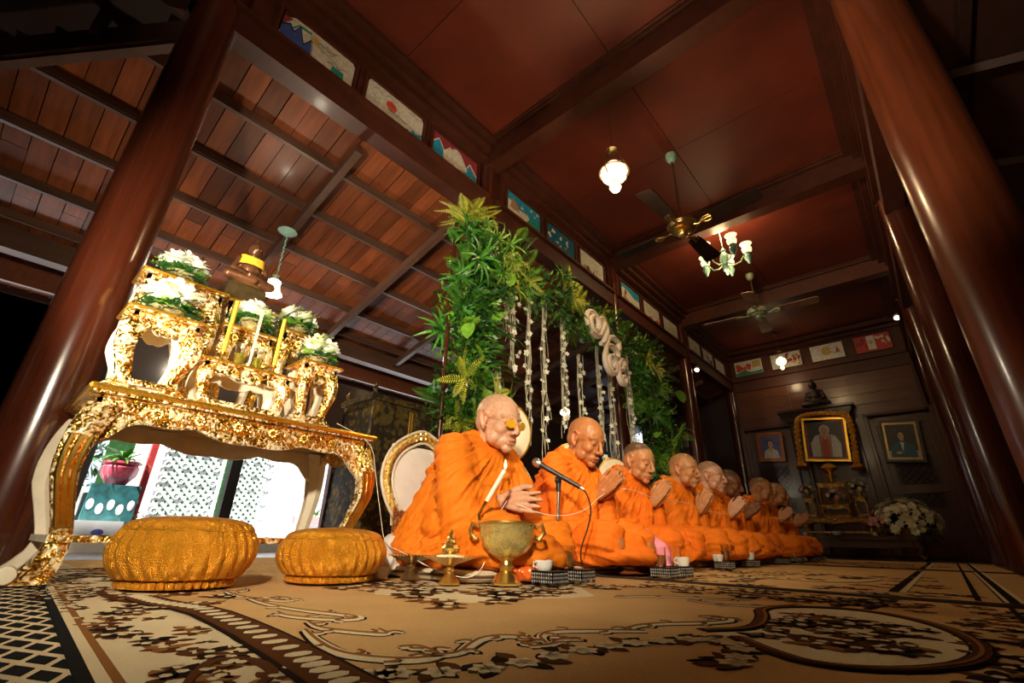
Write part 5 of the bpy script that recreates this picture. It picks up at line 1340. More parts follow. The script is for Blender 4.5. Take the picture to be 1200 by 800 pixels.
for lab_, y, z in (('plain cream oval fan standing behind the head of the old monk', 2.15, .775), ('plain cream oval fan beyond the hands of the second monk', 2.86, .62), ('plain cream oval fan beyond the hands of the third monk', 3.50, .60)):
    t = thing('ceremonial_fan', lab_, 'fan', (-1.94, y, 0), -.7, 'cream oval fans on poles')
    p = MB(); n = 32
    for xx in (-.012, .012): pass
    vs = [(.018, 0, z)]
    for s_, xx in ((.6, .016), (.93, .010), (1, .0), (.93, -.010)):
        vs += [(xx, .155*s_*math.sin(2*PI*k/n), z+.19*s_*math.cos(2*PI*k/n)) for k in range(n)]
    vs.append((-.018, 0, z))
    p.add(vs, [(0, 1+k, 1+(k+1) % n) for k in range(n)]+[(1+j*n+k, 1+(j+1)*n+k, 1+(j+1)*n+(k+1) % n, 1+j*n+(k+1) % n) for j in range(3) for k in range(n)]+[(len(vs)-1, 1+3*n+(k+1) % n, 1+3*n+k) for k in range(n)])
    p.obj('fan_blade', 'cream_pad', t)
    MB().tube([(0, .155*math.sin(2*PI*k/n)*1.02, z+.19*math.cos(2*PI*k/n)*1.02) for k in range(n+1)], .006, 6).obj('fan_rim', 'gold_edge', t)
    MB().tube([(-.004, 0, z-.17), (-.004, 0, .02)], .010, 8).obj('pole', 'gold_edge', t)
    MB().lathe([(.06, 0), (.06, .012), (.02, .03), (.012, .05)], (-.004, 0, 0), 14).obj('base', 'gold_edge', t)
# ================================================================ hanging lamps, ceiling fans, chandelier
def swag(a, b_, r, n=10, sag=0):
    return [tuple(Vector(a).lerp(Vector(b_), i/n)+Vector((0, 0, -sag*math.sin(PI*i/n)))) for i in range(n+1)]
def oil_lamp(label, x, y, zc, zl, power, s_=1.0, glow='bulb_glow'):
    t = thing('hanging_lamp', label, 'lamp', (x, y, zc), 0)
    MB().lathe([(.001, -.0), (.055*s_, -.002), (.05*s_, -.03), (.02*s_, -.04)], n=20).obj('ceiling_rose', 'brass_dark', t)
    L_ = zc-zl
    m_ = MB()
    for k in range(int((L_-.30*s_)/.03)): m_.tube([(0, 0, -.04-k*.03), (.004*(k % 2), .004*((k+1) % 2), -.055-k*.03), (0, 0, -.072-k*.03)], .0035, 5)
    m_.obj('chain', 'brass_dark', t)
    c = -L_
    MB().lathe([(.02*s_, c+.30*s_), (.05*s_, c+.29*s_), (.052*s_, c+.275*s_), (.02*s_, c+.265*s_)], n=18).obj('crown', 'brass_dark', t)
    m_ = MB()
    for k in range(3):
        a = k*2*PI/3+.4; m_.tube([(.04*s_*math.cos(a), .04*s_*math.sin(a), c+.28*s_), (.09*s_*math.cos(a), .09*s_*math.sin(a), c+.14*s_), (.135*s_*math.cos(a), .135*s_*math.sin(a), c+.02*s_), (.10*s_*math.cos(a), .10*s_*math.sin(a), c-.05*s_)], .006*s_, 6)
    m_.obj('frame_arms', 'brass_dark', t)
    MB().tube([(.130*s_*math.cos(k*PI/12), .130*s_*math.sin(k*PI/12), c+.015*s_) for k in range(25)], .008*s_, 6).obj('frame_ring', 'brass_dark', t)
    MB().lathe([(.045*s_, c+.12*s_), (.05*s_, c+.10*s_), (.10*s_, c+.06*s_), (.118*s_, c+.01*s_), (.105*s_, c-.04*s_), (.06*s_, c-.075*s_), (.04*s_, c-.08*s_)], n=28, rib=lambda a, z_, j: 1+.02*math.cos(14*a)).obj('lamp_shade', glow, t)
    MB().lathe([(.042*s_, c-.078*s_), (.05*s_, c-.09*s_), (.03*s_, c-.11*s_), (.042*s_, c-.13*s_), (.052*s_, c-.155*s_), (.035*s_, c-.19*s_), (.012*s_, c-.205*s_), (.001, c-.21*s_)], n=18).obj('font', 'lampshade', t)
    if power: point('lamp_bulb', (x, y, zl-.30*s_), power, .08, (1, .72, .38))
    return t
oil_lamp('glowing glass hanging lamp nearest, under the red ceiling', -1.34, 2.77, CZ-.02, 3.00, 34, .95)
oil_lamp('small glowing hanging lamp by the back wall', -1.59, 9.9, CZ-.02, 3.50, 5, .80)
oil_lamp('little white bell lamp seen through the arch behind the second monk', -3.41, 4.94, 3.05, 1.72, 0, .55, 'small_glow')
# lean-to lamp with mint rose and chain, its glow above the altar
t = thing('hanging_lamp', 'mint green hanging lamp with frilled glass beside the bronze Buddha', 'lamp', (-3.95, 1.235, 2.79))
MB().lathe([(.001, -.0), (.075, -.005), (.085, -.02), (.05, -.045), (.02, -.06)], n=24, rib=lambda a, z_, j: 1+.03*math.cos(12*a)).obj('ceiling_rose', 'mint', t)
m_ = MB()
for k in range(13): m_.tube([(0, 0, -.05-k*.034), (.009*(1 if k % 2 else -1), .009, -.068-k*.034), (0, 0, -.086-k*.034)], .006, 5)
m_.obj('chain', 'mint', t)
MB().lathe([(.012, -.49), (.03, -.50), (.022, -.53), (.035, -.55)], n=16).obj('holder', 'mint_gold', t)
MB().lathe([(.035, -.545), (.055, -.56), (.050, -.60), (.062, -.65), (.085, -.685), (.083, -.687), (.05, -.64), (.03, -.56)], n=26, rib=lambda a, z_, j: 1+.03*math.cos(9*a)*(j > 2)).obj('lamp_shade', 'small_glow', t)
point('lamp_bulb', (-3.95, 1.235, 2.79-.78), 60, .05, (1, .85, .62))
def ceiling_fan(label, x, y, rod, R, rot, blade_mat, mats=('brass_dark', 'brass'), tilt=.16):
    t = thing('ceiling_fan', label, 'fan', (x, y, CZ-.01), rot, 'ceiling fans')
    MB().lathe([(.03, 0), (.058, -.01), (.060, -.06), (.035, -.11), (.02, -.12)], n=22).obj('canopy', 'mint' if mats[0] != 'mint_gold' else 'mint_gold', t)
    MB().tube([(0, 0, -.11), (0, 0, -rod+.08)], .012, 10).obj('rod', 'brass_dark', t)
    MB().lathe([(.02, -rod+.10), (.09, -rod+.085), (.14, -rod+.05), (.15, -rod+.02), (.135, -rod-.015), (.09, -rod-.035)], n=36, rib=lambda a, z_, j: 1+.012*math.cos(24*a)).obj('motor_housing', mats[0], t)
    MB().lathe([(.09, -rod-.03), (.095, -rod-.045), (.055, -rod-.06), (.058, -rod-.075), (.045, -rod-.10), (.028, -rod-.115), (.001, -rod-.12)], n=24, rib=lambda a, z_, j: 1+.03*math.cos(12*a)).obj('switch_housing', mats[1], t)
    for k in range(4):
        a = k*PI/2; M = Matrix.Rotation(a, 4, 'Z') @ Matrix.Translation((0, 0, -rod-.015)) @ Matrix.Rotation(-tilt, 4, 'X')
        b_ = MB(); out = [(.24, -.055), (.30, -.068), (R-.06, -.085), (R-.01, -.075), (R, -.03), (R, .03), (R-.01, .075), (R-.06, .085), (.30, .068), (.24, .055)]
        b_.prism(out, lambda u, v, d: (u, v, d), .009); b_.v = [tuple(M @ Vector(p)) for p in b_.v]; bo = b_.obj('blade', blade_mat, t, False)
        i_ = MB(); i_.tube([(.10, 0, .0), (.16, .015, -.012), (.22, .0, -.004), (.30, 0, -.003)], [.014, .011, .013, .018], 8, True, .6); i_.tube([(.18, 0, -.004), (.24, .04, -.003), (.29, .035, -.003)], .007, 6); i_.tube([(.18, 0, -.004), (.24, -.04, -.003), (.29, -.035, -.003)], .007, 6)
        i_.v = [tuple(M @ Vector(p)) for p in i_.v]; i_.obj('blade_iron', mats[1], bo)
    return t
ceiling_fan('nearer ceiling fan with four dark blades and brass motor', -1.24, 4.0, 1.0, .76, -.08, 'fan_blade')
ceiling_fan('farther ceiling fan with pale blades and green gilt motor', -1.31, 7.165, .70, .80, .08, 'fan_blade_pale', ('mint_gold', 'mint_gold'))
# chandelier
t = thing('chandelier', 'mint green chandelier with five lit frilled glass shades', 'lamp', (-1.24, 5.48, CZ-.01))
MB().lathe([(.001, 0), (.07, -.004), (.075, -.02), (.04, -.05), (.01, -.06)], n=22).obj('ceiling_rose', 'mint', t)
MB().tube([(0, 0, -.05), (0, 0, -.48)], .006, 8).obj('rod', 'mint_gold', t)
MB().lathe([(.01, -.34), (.035, -.37), (.02, -.40), (.045, -.44), (.06, -.50), (.045, -.56), (.02, -.59), (.04, -.62), (.035, -.67), (.012, -.70), (.016, -.72), (.001, -.74)], n=20, rib=lambda a, z_, j: 1+.04*math.cos(8*a)).obj('stem', 'mint', t).location = (0, 0, -.12)
for k in range(5):
    a = k*2*PI/5+.35; ca, sa = math.cos(a), math.sin(a)
    def P(r, z_): return (r*ca, r*sa, z_)
    ar = MB().tube([P(.03, -.56), P(.10, -.60), (.17*ca, .17*sa, -.58), P(.22, -.50), P(.27, -.49)], .009, 8).obj('arm', 'mint_gold', t); ar.location = (0, 0, -.12)
    MB().lathe([(.012, -.62), (.02, -.59), (.042, -.55), (.048, -.52), (.03, -.49), (.045, -.475), (.03, -.46)], P(.27, 0), 18).obj('lamp_cup', 'mint', ar)
    MB().lathe([(.032, -.46), (.055, -.44), (.058, -.40), (.040, -.375), (.058, -.345), (.072, -.33), (.070, -.33), (.036, -.38), (.03, -.45)], P(.27, 0), 24, lambda q_, z_, j: 1+.03*math.cos(9*q_)).obj('lamp_shade', 'lampshade', ar)
    MB().ell(P(.27, -.345), (.020, .020, .032), 12, 8).obj('bulb', 'small_glow', ar)
point('chandelier_light', (-1.24, 5.48, CZ-.28), 40, .10, (1, .70, .34))
point('chandelier_low', (-1.24, 5.48, CZ-.90), 9, .10, (1, .72, .38))
# small spotlights
for nm_, lab_, x, y, z in (('spotlight', 'small white spotlight under the left beam beyond the fourth post', -2.70, 8.25, 3.12), ('spotlight', 'tiny bright spotlight high on the right near the back wall', .30, 9.0, 3.55)):
    t = thing(nm_, lab_, 'lamp', (x, y, z), 0)
    MB().lathe([(.02, .06), (.045, .04), (.05, -.02), (.045, -.02)], n=16, M=Matrix.Rotation(-.7, 3, 'X')).obj('housing', 'white', t)
    MB().lathe([(.001, -.018), (.042, -.018), (.042, -.02), (.001, -.022)], n=16, M=Matrix.Rotation(-.7, 3, 'X')).obj('bulb', 'small_glow', t)
    MB().tube([(0, 0, .04), (0, .02, .16)], .008, 6).obj('bracket', 'black', t)
# ================================================================ things on the carpet before the monks
def tray(label, x, y, items):
    t = thing('footed_tray', label, 'tray', (x, y, 0), 0, 'black and silver footed trays before the monks')
    w_, d_, h_ = .098, .098, .046
    MB().box((0, 0, h_-.004), (d_, w_, .006)).obj('tray_top', 'tray_black', t, False)
    m_ = MB(); n = 8
    for s_, ax in ((1, 0), (-1, 0), (1, 1), (-1, 1)):
        P = [(-.5, h_), (-.5, .010), (-.46, .0), (-.40, .0), (-.36, .012), (-.2, .016), (-.12, .008), (0, .0), (.12, .008), (.2, .016), (.36, .012), (.40, 0), (.46, 0), (.5, .010), (.5, h_)]
        if ax == 0: m_.prism(P, lambda u, v, d: (s_*(d_/2-d), u*w_, v), .005)
        else: m_.prism(P, lambda u, v, d: (u*d_, s_*(w_/2-d), v), .005)
    m_.obj('tray_side', 'tray_black', t, False)
    r_ = MB()
    for i in range(9):
        for j in range(3):
            u = -.5+(i+.5)/9; z_ = .012+j*.0125
            for s_ in (1, -1): r_.ell((s_*(d_/2+.001), u*w_, z_), (.002, .0036, .0042), 5, 3); r_.ell((u*d_, s_*(w_/2+.001), z_), (.0036, .002, .0042), 5, 3)
    r_.obj('silver_relief', 'tray_silver', t, kind='stuff')
    return t
def cup(label, x, y, z=.046, h=.036):
    t = thing('cup', label, 'cup', (x, y, z), rnd.uniform(-2.2, -.9), 'white cups on the trays')
    MB().lathe([(.024, 0), (.027, .002), (.033, h*.6), (.035, h), (.0325, h), (.030, h*.6), (.022, .005)], n=22).obj('cup_body', 'cup', t)
    MB().tube([(.032, 0, h*.85), (.050, 0, h*.8), (.052, 0, h*.45), (.031, 0, h*.25)], .0035, 6).obj('handle', 'cup', t)
def glass(label, x, y, z=.046, h=.085, fill=.6):
    t = thing('drinking_glass', label, 'glass', (x, y, z), 0, 'drinking glasses on the trays')
    MB().lathe([(.020, 0), (.0235, .004), (.027, h), (.0258, h), (.022, .008)], n=18).obj('glass', 'glass', t)
    MB().lathe([(.0212, .009), (.0212+.004*fill, h*fill), (.0001, h*fill+.0005)], n=18).obj('drink', 'drink', t)
TL = [(1.535, 'first'), (1.725, 'second'), (2.25, 'third'), (2.42, 'fourth'), (3.38, 'fifth'), (3.95, 'sixth'), (4.85, 'seventh'), (5.45, 'eighth'), (6.2, 'ninth'), (6.55, 'tenth')]
for i, (y, n_) in enumerate(TL):
    x = -1.15 if i > 1 else -1.15-.0*i
    if i > 1: x = -1.12 if i > 3 else -1.02
    tray('%s black and silver footed tray counted from the mic stand' % n_, x, y, None)
cup('white cup on the tray nearest the microphone stand', -1.165, 1.52); cup('white cup on the fourth tray', -1.00, 2.42, .046, .04); cup('white cup on the fifth tray', -1.14, 3.33, .046, .04)
cup('white cup on the sixth tray', -1.13, 3.98, .046, .05); cup('white cup on the eighth tray', -1.13, 5.43, .046, .05); cup('white cup on the ninth tray', -1.13, 6.17, .046, .05); cup('white cup on the last tray', -1.13, 6.57, .046, .06)
glass('glass of amber drink behind the first cup', -1.18, 1.70); glass('glass on the third tray', -1.03, 2.24); glass('glass on the fourth tray', -1.045, 2.45, .046, .09, .2)
glass('tall glass on the fifth tray', -1.12, 3.42, .046, .10); glass('glass on the sixth tray', -1.17, 3.93, .046, .10, .3); glass('glass on the seventh tray', -1.13, 4.83, .046, .12, .4); glass('glass on the ninth tray', -1.12, 6.25, .046, .13)
# ---- microphone on its stand
t = thing('microphone_stand', 'chrome microphone stand between the two nearest monks', 'stand', (-1.285, 1.765, 0))
MB().lathe([(.075, 0), (.075, .010), (.02, .022), (.012, .03)], n=26).obj('stand_base', 'black', t)
MB().tube([(0, 0, .02), (.012, .01, .375)], .007, 10).obj('pole', 'steel', t)
MB().tube([(.012, .01, .355), (.012, .01, .39)], .012, 10).obj('collar', 'black', t)
MB().box((.012, .010, .405), (.022, .020, .028)).ell((.012, -.004, .402), (.010, .008, .010), 8, 5).obj('clip', 'black', t)
t = thing('microphone', 'black handheld microphone with silver mesh head clipped to the stand', 'microphone', (-1.273, 1.775, .428))
A0, A1 = Vector((-.095, -.052, .062)), Vector((.085, .048, -.055)); d = (A1-A0).normalized()
MB().tube([A0+d*.028, A0+d*.05, A1-d*.03, A1], [.017, .0125, .0105, .010], 14).obj('handle', 'black', t)
MB().tube([A0-d*.012, A0-d*.008, A0+d*.004, A0+d*.02, A0+d*.030], [.006, .014, .0205, .0195, .017], 14).obj('mesh_head', 'steel', t)
MB().tube([A0+d*.012, A0+d*.016], .0212, 14).obj('head_band', 'steel', t)
MB().tube([A1, A1+d*.02], .008, 10).obj('plug', 'steel', t)
tag(MB().tube(smoothpts([(-1.185, 1.826, .368), (-1.165, 1.84, .35), (-1.155, 1.86, .28), (-1.18, 1.86, .20), (-1.21, 1.84, .12), (-1.235, 1.88, .05), (-1.22, 1.98, .008), (-1.05, 2.02, .006), (-.6, 2.05, .006), (-.1, 2.0, .006), (.15, 1.97, .006)], 3), .0035, 6).obj('microphone_cable', 'black'), 'thin black microphone cable hanging from the microphone and running over the carpet', 'cable')
# ---- water bowl with candle
t = thing('water_bowl', 'gilt footed glass bowl of golden water with side handles', 'bowl', (-1.235, 1.385, 0))
MB().lathe([(.052, 0), (.054, .008), (.046, .014), (.038, .030), (.020, .046), (.024, .054), (.030, .060), (.022, .066), (.020, .078), (.030, .086), (.040, .092)], n=28, rib=lambda a, z_, j: 1+.03*math.cos(10*a)*(j < 4)).obj('foot', 'brass', t)
MB().lathe([(.038, .090), (.070, .105), (.092, .130), (.102, .165), (.105, .205), (.103, .205), (.100, .166), (.088, .134), (.066, .110), (.03, .096)], n=36, rib=lambda a, z_, j: 1+.012*math.cos(18*a)).obj('glass', 'gilt_glass', t)
MB().lathe([(.034, .098), (.064, .113), (.084, .135), (.095, .166), (.0975, .185), (.0001, .186)], n=30).obj('golden_water', 'gold_water', t)
MB().tube([(.106*math.cos(k*PI/16), .106*math.sin(k*PI/16), .207) for k in range(33)], .006, 8).obj('rim', 'brass', t)
for s_ in (-1, 1):
    a = Vector((s_*.080, s_*.072, 0)); MB().tube([tuple(a*1.0+Vector((0, 0, .19))), tuple(a*1.22+Vector((0, 0, .205))), tuple(a*1.30+Vector((0, 0, .175))), tuple(a*1.12+Vector((0, 0, .15))), tuple(a*.98+Vector((0, 0, .155)))], .008, 8).obj('handle', 'brass', t)
MB().tube([(-.085, -.060, .205), (-.098, -.055, .235), (-.090, -.045, .26), (-.074, -.040, .285)], [.006, .008, .006, .009], 8).obj('candle_arm', 'gold', t)
t = thing('candle', 'leaning white candle burning on the rim of the golden water bowl', 'candle', (-1.235-.074, 1.385-.040, .285))
MB().tube([(0, 0, 0), (.060, .036, .118)], .0095, 12).obj('taper', 'wax', t)
MB().tube([(.060, .036, .118), (.062, .038, .128)], .0012, 5).obj('wick', 'black', t)
MB().lathe([(.001, 0), (.0055, .007), (.005, .016), (.001, .034)], (.061, .037, .122), 10).obj('flame', 'flame', t)
point('candle_glow', (-1.235-.01, 1.385-.002, .285+.145), .25, .01, (1, .7, .3))
# ---- offering dishes on stems
def stem_dish(label, x, y, s_, lidded):
    t = thing('stemmed_dish', label, 'dish', (x, y, 0), 0, 'gilt stemmed offering dishes')
    pf = [(.036, 0), (.040, .004), (.034, .012), (.018, .030), (.013, .040), (.018, .048), (.014, .056), (.030, .066), (.060, .074), (.090, .088), (.088, .091), (.05, .080), (.001, .076)]
    MB().lathe([(a*s_, b_*s_) for a, b_ in pf], n=30, rib=lambda a, z_, j: 1+.02*math.cos(14*a)*(j < 4)).obj('dish', 'brass_dark' if not lidded else 'brass', t)
    m_ = MB()
    for k in range(44): m_.ell((.090*s_*math.cos(k*2*PI/44), .090*s_*math.sin(k*2*PI/44), .089*s_), .0035, 5, 3)
    m_.obj('beaded_rim', 'brass', t, kind='stuff')
    if lidded:
        MB().lathe([(.060*s_, .083*s_), (.050*s_, .094*s_), (.001, .098*s_)], n=20).obj('rice', 'wax', t)
        MB().lathe([(.040, .092), (.042, .098), (.030, .106), (.032, .112), (.036, .118), (.024, .130), (.026, .136), (.014, .146), (.016, .152), (.006, .164), (.009, .170), (.001, .182)], n=20, rib=lambda a, z_, j: 1+.04*math.cos(8*a)).obj('tiered_lid', 'brass', t)
stem_dish('gilt stemmed dish with a tiered lid and white rice before the old monk', -1.375, 1.235, 1.0, True)
stem_dish('darker empty stemmed dish behind the lidded one', -1.60, 1.235, 1.0, False)
# ---- cloths, bundle and bag
def cloth(name, label, cat, mat_, prims, loc, vox=.007, amp=.006, k=40, seed=0, grp=None):
    b_ = MB()
    for p in prims:
        if len(p) == 2: b_.ell(p[0], p[1])
        else: b_.cap(*p)
    def fn(P, N, me):
        w1 = nz(P, 14, seed); w2 = nz(P, 30, seed+3)
        d = amp*((1-np.abs(np.sin(P[:, 0]*k+P[:, 2]*k*.8+w1*2)))**1.5+.6*(1-np.abs(np.sin(P[:, 1]*k*1.2-P[:, 2]*k*.5+w2*1.5)))**1.5)
        P = P+N*d[:, None]; P[:, 2] = np.maximum(P[:, 2], .0005); return P
    o = remesh_obj(b_, vox, name, mat_, None, 2, fn); o.location = loc; return tag(o, label, cat, grp)
cloth('satin_cloth', 'pink satin cloth bundled in the lap between the second and third monks', 'cloth', 'pink_satin', [((0, 0, .06), (.11, .14, .07)), ((-.06, -.02, .15), (.0, 0, .10), .07, .09), ((.04, .06, .03), (.09, .12, .035)), ((.06, -.05, .03), (.07, .08, .035))], (-1.20, 2.52, .002), .008, .009, 26, 2)
cloth('cellophane_bundle', 'shiny red-orange wrapped bundle on the mat in front of the old monk', 'parcel', 'cellophane', [((0, 0, .035), (.05, .06, .035)), ((.02, .04, .06), (.03, .04, .03)), ((-.03, -.05, .03), (.04, .04, .03))], (-1.25, 1.53, .004), .005, .008, 60, 5)
cloth('plastic_bag', 'crumpled white plastic bag on the floor between the baskets and the old monk', 'bag', 'plastic_bag', [((0, 0, .05), (.12, .14, .06)), ((.03, .08, .10), (.05, .05, .07)), ((-.02, -.10, .03), (.10, .10, .035)), ((.02, .12, .14), (.025, .02, .05))], (-1.90, 1.26, 0), .007, .012, 38, 7)
tag(MB().box((-1.72, 1.17, .02), (.06, .05, .04)).obj('small_box', 'white', smooth=False), 'small white box in front of the crumpled plastic bag', 'box')
# ---- sacred thread
tag(MB().tube(smoothpts([(-2.12, 1.10, .66), (-2.10, 1.30, .60), (-2.13, 1.36, .45), (-1.98, 1.33, .22), (-1.86, 1.28, .12), (-1.62, 1.20, .10), (-1.46, 1.26, .03), (-1.30, 1.33, .012), (-1.38, 1.45, .20), (-1.36, 1.52, .30)], 3), .0018, 5).obj('sacred_thread', 'thread'), 'thin white cotton thread running from the altar to the old monk', 'thread')
tag(MB().tube(smoothpts([(-1.34, 1.56, .29), (-1.25, 1.68, .24), (-1.22, 1.90, .27), (-1.28, 2.17, .38), (-1.30, 2.5, .44), (-1.33, 2.9, .40), (-1.32, 3.3, .42), (-1.30, 3.62, .38), (-1.28, 4.2, .36)], 3), .0018, 5).obj('sacred_thread', 'thread'), 'thin white cotton thread linking the hands of the monks', 'thread')
# ================================================================ the altar at the far end
t = thing('altar_bench', 'long low dark wooden bench under the far gilt altar', 'bench', (-1.25, 8.85, 0))
MB().box((0, 0, .265), (2.1, .62, .05)).box((0, 0, .235), (2.02, .55, .02)).obj('bench_top', 'bench_wood', t, False)
for sg in (-1, 1):
    MB().prism([(-1.0, .0), (-1.0, .11), (-.86, .075), (-.7, .10), (.7, .10), (.86, .075), (1.0, .11), (1.0, 0)], lambda u, v, d: (u, sg*(.27-d), .235-v), .02).obj('apron', 'bench_wood', t, False)
for sx in (-1, 1):
    for sy in (-1, 1):
        MB().tube([(sx*.93, sy*.24, .23), (sx*.99, sy*.27, .15), (sx*.95, sy*.25, .06), (sx*1.0, sy*.28, .005)], [.055, .042, .03, .036], 10).obj('leg', 'bench_wood', t)
GG = ('gilt_dark', 'gilt_dark', 'gilt_dark')
def fstand(label, x, w_, z0, z1, y=8.75, d_=.2, ap=.05, ros=1):
    # stand whose long side faces the camera
    o = gilt_table(label, -d_/2, d_/2, -w_/2, w_/2, 0, z1-z0, .02, ap, .035, .3, 'dark gilt stands of the far altar', True, GG, 'gilt_stand', ros)
    o.location = (x, y, z0); o.rotation_euler = (0, 0, -PI/2); return o
fstand('wide low gilt stand at the base of the far altar', -1.16, .86, .29, .54, 8.8, .42, .05, 5)
fstand('slim gilt stand on the left of the far altar', -1.46, .17, .54, .83, 8.75, .16, .04)
fstand('slim gilt stand on the right of the far altar', -.80, .17, .54, .83, 8.75, .16, .04)
fstand('low middle gilt stand of the far altar', -1.13, .38, .54, .72, 8.70, .18, .035, 3)
fstand('tall middle gilt stand of the far altar', -1.13, .42, .54, 1.06, 8.92, .18, .05, 2)
def bouquet(label, x, y, z, R, mats_, n, seed, vase='brass', vh=.10, flat=1.0, grp='bouquets on the far altar'):
    q = random.Random(seed); t = thing('bouquet', label, 'flowers', (x, y, z), 0, grp)
    MB().lathe([(.035*R/.1, 0), (.02*R/.1, vh*.2), (.035*R/.1, vh*.6), (.045*R/.1, vh), (.04*R/.1, vh)], n=16).obj('vase', vase, t)
    g = MB()
    for k in range(60):
        a = q.uniform(0, 6.28); e = q.uniform(-.3, 1.2); d = Vector((math.cos(a)*math.cos(e), math.sin(a)*math.cos(e), math.sin(e)*flat))
        sprig(g, (0, 0, vh), d, R*q.uniform(.8, 1.1), q, R*.08, 6)
    g.obj('greenery', 'leaf_dark', t, False, kind='stuff')
    bl = {}
    for mm in mats_:
        b_ = MB()
        for k in range(7):
            a = k*2*PI/7; c, s_ = math.cos(a), math.sin(a)
            b_.add([(0, 0, 0), (.5*c-.28*s_, .5*s_+.28*c, .22), (1.0*c, 1.0*s_, .10), (.5*c+.28*s_, .5*s_-.28*c, .22)], [(0, 1, 2, 3)])
            a += .4; c, s_ = math.cos(a), math.sin(a)
            b_.add([(0, 0, .05), (.35*c-.2*s_, .35*s_+.2*c, .38), (.7*c, .7*s_, .42), (.35*c+.2*s_, .35*s_-.2*c, .38)], [(0, 1, 2, 3)])
        b_.ell((0, 0, .15), .18, 6, 4); bl[mm] = b_.mesh('blossom', mm)
    for k in range(n):
        e = math.asin(min(1, (k+.5)/n*1.15-.15)); a = k*2.39996+q.uniform(-.2, .2)
        d = Vector((math.cos(a)*math.cos(e), math.sin(a)*math.cos(e), math.sin(e)*flat))
        o = link('blossom', bl[mats_[k % len(mats_)] if len(mats_) < 3 else q.choice(mats_)], t, Vector((0, 0, vh))+d*R*q.uniform(.92, 1.08), None, R*q.uniform(.15, .20) if n > 40 else R*q.uniform(.26, .34))
        o.rotation_mode = 'QUATERNION'; o.rotation_quaternion = d.to_track_quat('Z', 'Y')
bouquet('small cream bouquet on the left slim stand of the far altar', -1.46, 8.75, .83, .11, ('petal_cream', 'petal_pink'), 18, 1)
bouquet('small cream bouquet on the right slim stand of the far altar', -.80, 8.75, .83, .13, ('petal_cream', 'petal_cream'), 18, 2)
bouquet('pink and cream bouquet on the low middle stand of the far altar', -1.10, 8.68, .72, .13, ('petal_pink', 'petal_cream'), 22, 3)
bouquet('large dome of cream chrysanthemums at the right end of the bench', -.36, 8.78, .292, .37, ('petal_cream',), 120, 4, 'brass', .10, 1.0)
bouquet('pink flowers in a gold vase left of the chrysanthemum dome', -.66, 8.56, .292, .14, ('petal_pink', 'petal_pink'), 26, 5, 'gold', .14, .7)
bouquet('pink lotus bouquet in a gold vase at the left end of the bench', -1.76, 8.60, .292, .20, ('petal_pink', 'petal_cream'), 26, 6, 'gold', .16, .7)
tag(MB().lathe([(.04, 0), (.075, .03), (.085, .055), (.08, .055), (.04, .01)], (-1.17, 8.52, .292), 18).obj('white_bowl', 'white'), 'small white bowl on the bench in front of the far altar', 'bowl')
# pedestal dish under the garlanded picture
t = thing('pedestal_bowl', 'tiered gold pedestal bowl with an orange offering under the garlanded picture', 'bowl', (-1.12, 8.92, 1.06))
MB().lathe([(.07, 0), (.05, .02), (.02, .05), (.05, .08), (.10, .11), (.03, .14), (.07, .18), (.13, .22), (.12, .22), (.02, .2)], n=22).obj('bowl', 'gold', t)
MB().lathe([(.11, .215), (.10, .25), (.05, .29), (.001, .30)], n=18).obj('orange_offering', 'marigold', t)
# portraits
def portrait(label, x, z, w_, h_, frame_m, mat_m, shapes, tilt=.0, y=YB-.10, bg='art_indigo', fwid=.05):
    t = thing('framed_portrait', label, 'picture', (x, y, z)); R0 = Matrix.Rotation(tilt, 4, 'Y')
    def F(u, v, d): p = R0 @ Vector((u, 0, v)); return (p.x, -d, p.z)
    MB().prism([(-w_/2, -h_/2), (w_/2, -h_/2), (w_/2, h_/2), (-w_/2, h_/2)], F, .02).obj('backing', mat_m, t, False)
    fm = MB()
    for a, b_, c, d_ in ((-w_/2-fwid, -h_/2-fwid, w_/2+fwid, -h_/2), (-w_/2-fwid, h_/2, w_/2+fwid, h_/2+fwid), (-w_/2-fwid, -h_/2, -w_/2, h_/2), (w_/2, -h_/2, w_/2+fwid, h_/2)):
        fm.prism([(a, b_), (c, b_), (c, d_), (a, d_)], F, .045)
    fm.obj('frame', frame_m, t, False)
    iw, ih = w_*.86, h_*.88
    MB().prism([(-iw/2, -ih/2), (iw/2, -ih/2), (iw/2, ih/2), (-iw/2, ih/2)], lambda u, v, d: F(u, v, .021+d), .002).obj('picture', bg, t, False)
    for j, (c, P) in enumerate(shapes):
        MB().prism([(u*iw, v*ih) for u, v in P], lambda u, v, d: F(u, v, .0235+.0007*j+d), .0006).obj('painted_shape', c, t, False)
    return t
def oval(cx, cz, rx, rz_2, n=18): return [(cx+rx*math.cos(2*PI*k/n), cz+rz_2*math.sin(2*PI*k/n)) for k in range(n)]
portrait('portrait on blue of a dark haired person in a pale jacket, left of the altar', -2.19, 1.95, .40, .50, 'frame_wood', 'frame_wood',
  [('art_black', oval(0, .19, .20, .17)), ('art_white', [(-.42, -.5), (-.34, -.18), (-.12, -.06), (.12, -.06), (.34, -.18), (.42, -.5)]), ('art_skin', [(-.08, -.12), (-.08, .05), (.08, .05), (.08, -.12), (0, -.24)]), ('art_skin', oval(0, .13, .135, .155)),
   ('art_black', [(-.14, .2), (-.1, .33), (.1, .33), (.14, .2), (.06, .26), (-.08, .26)]), ('art_black', oval(-.05, .15, .025, .012)), ('art_black', oval(.05, .15, .025, .012)), ('art_red', oval(0, .045, .04, .012))], .06, fwid=.035)
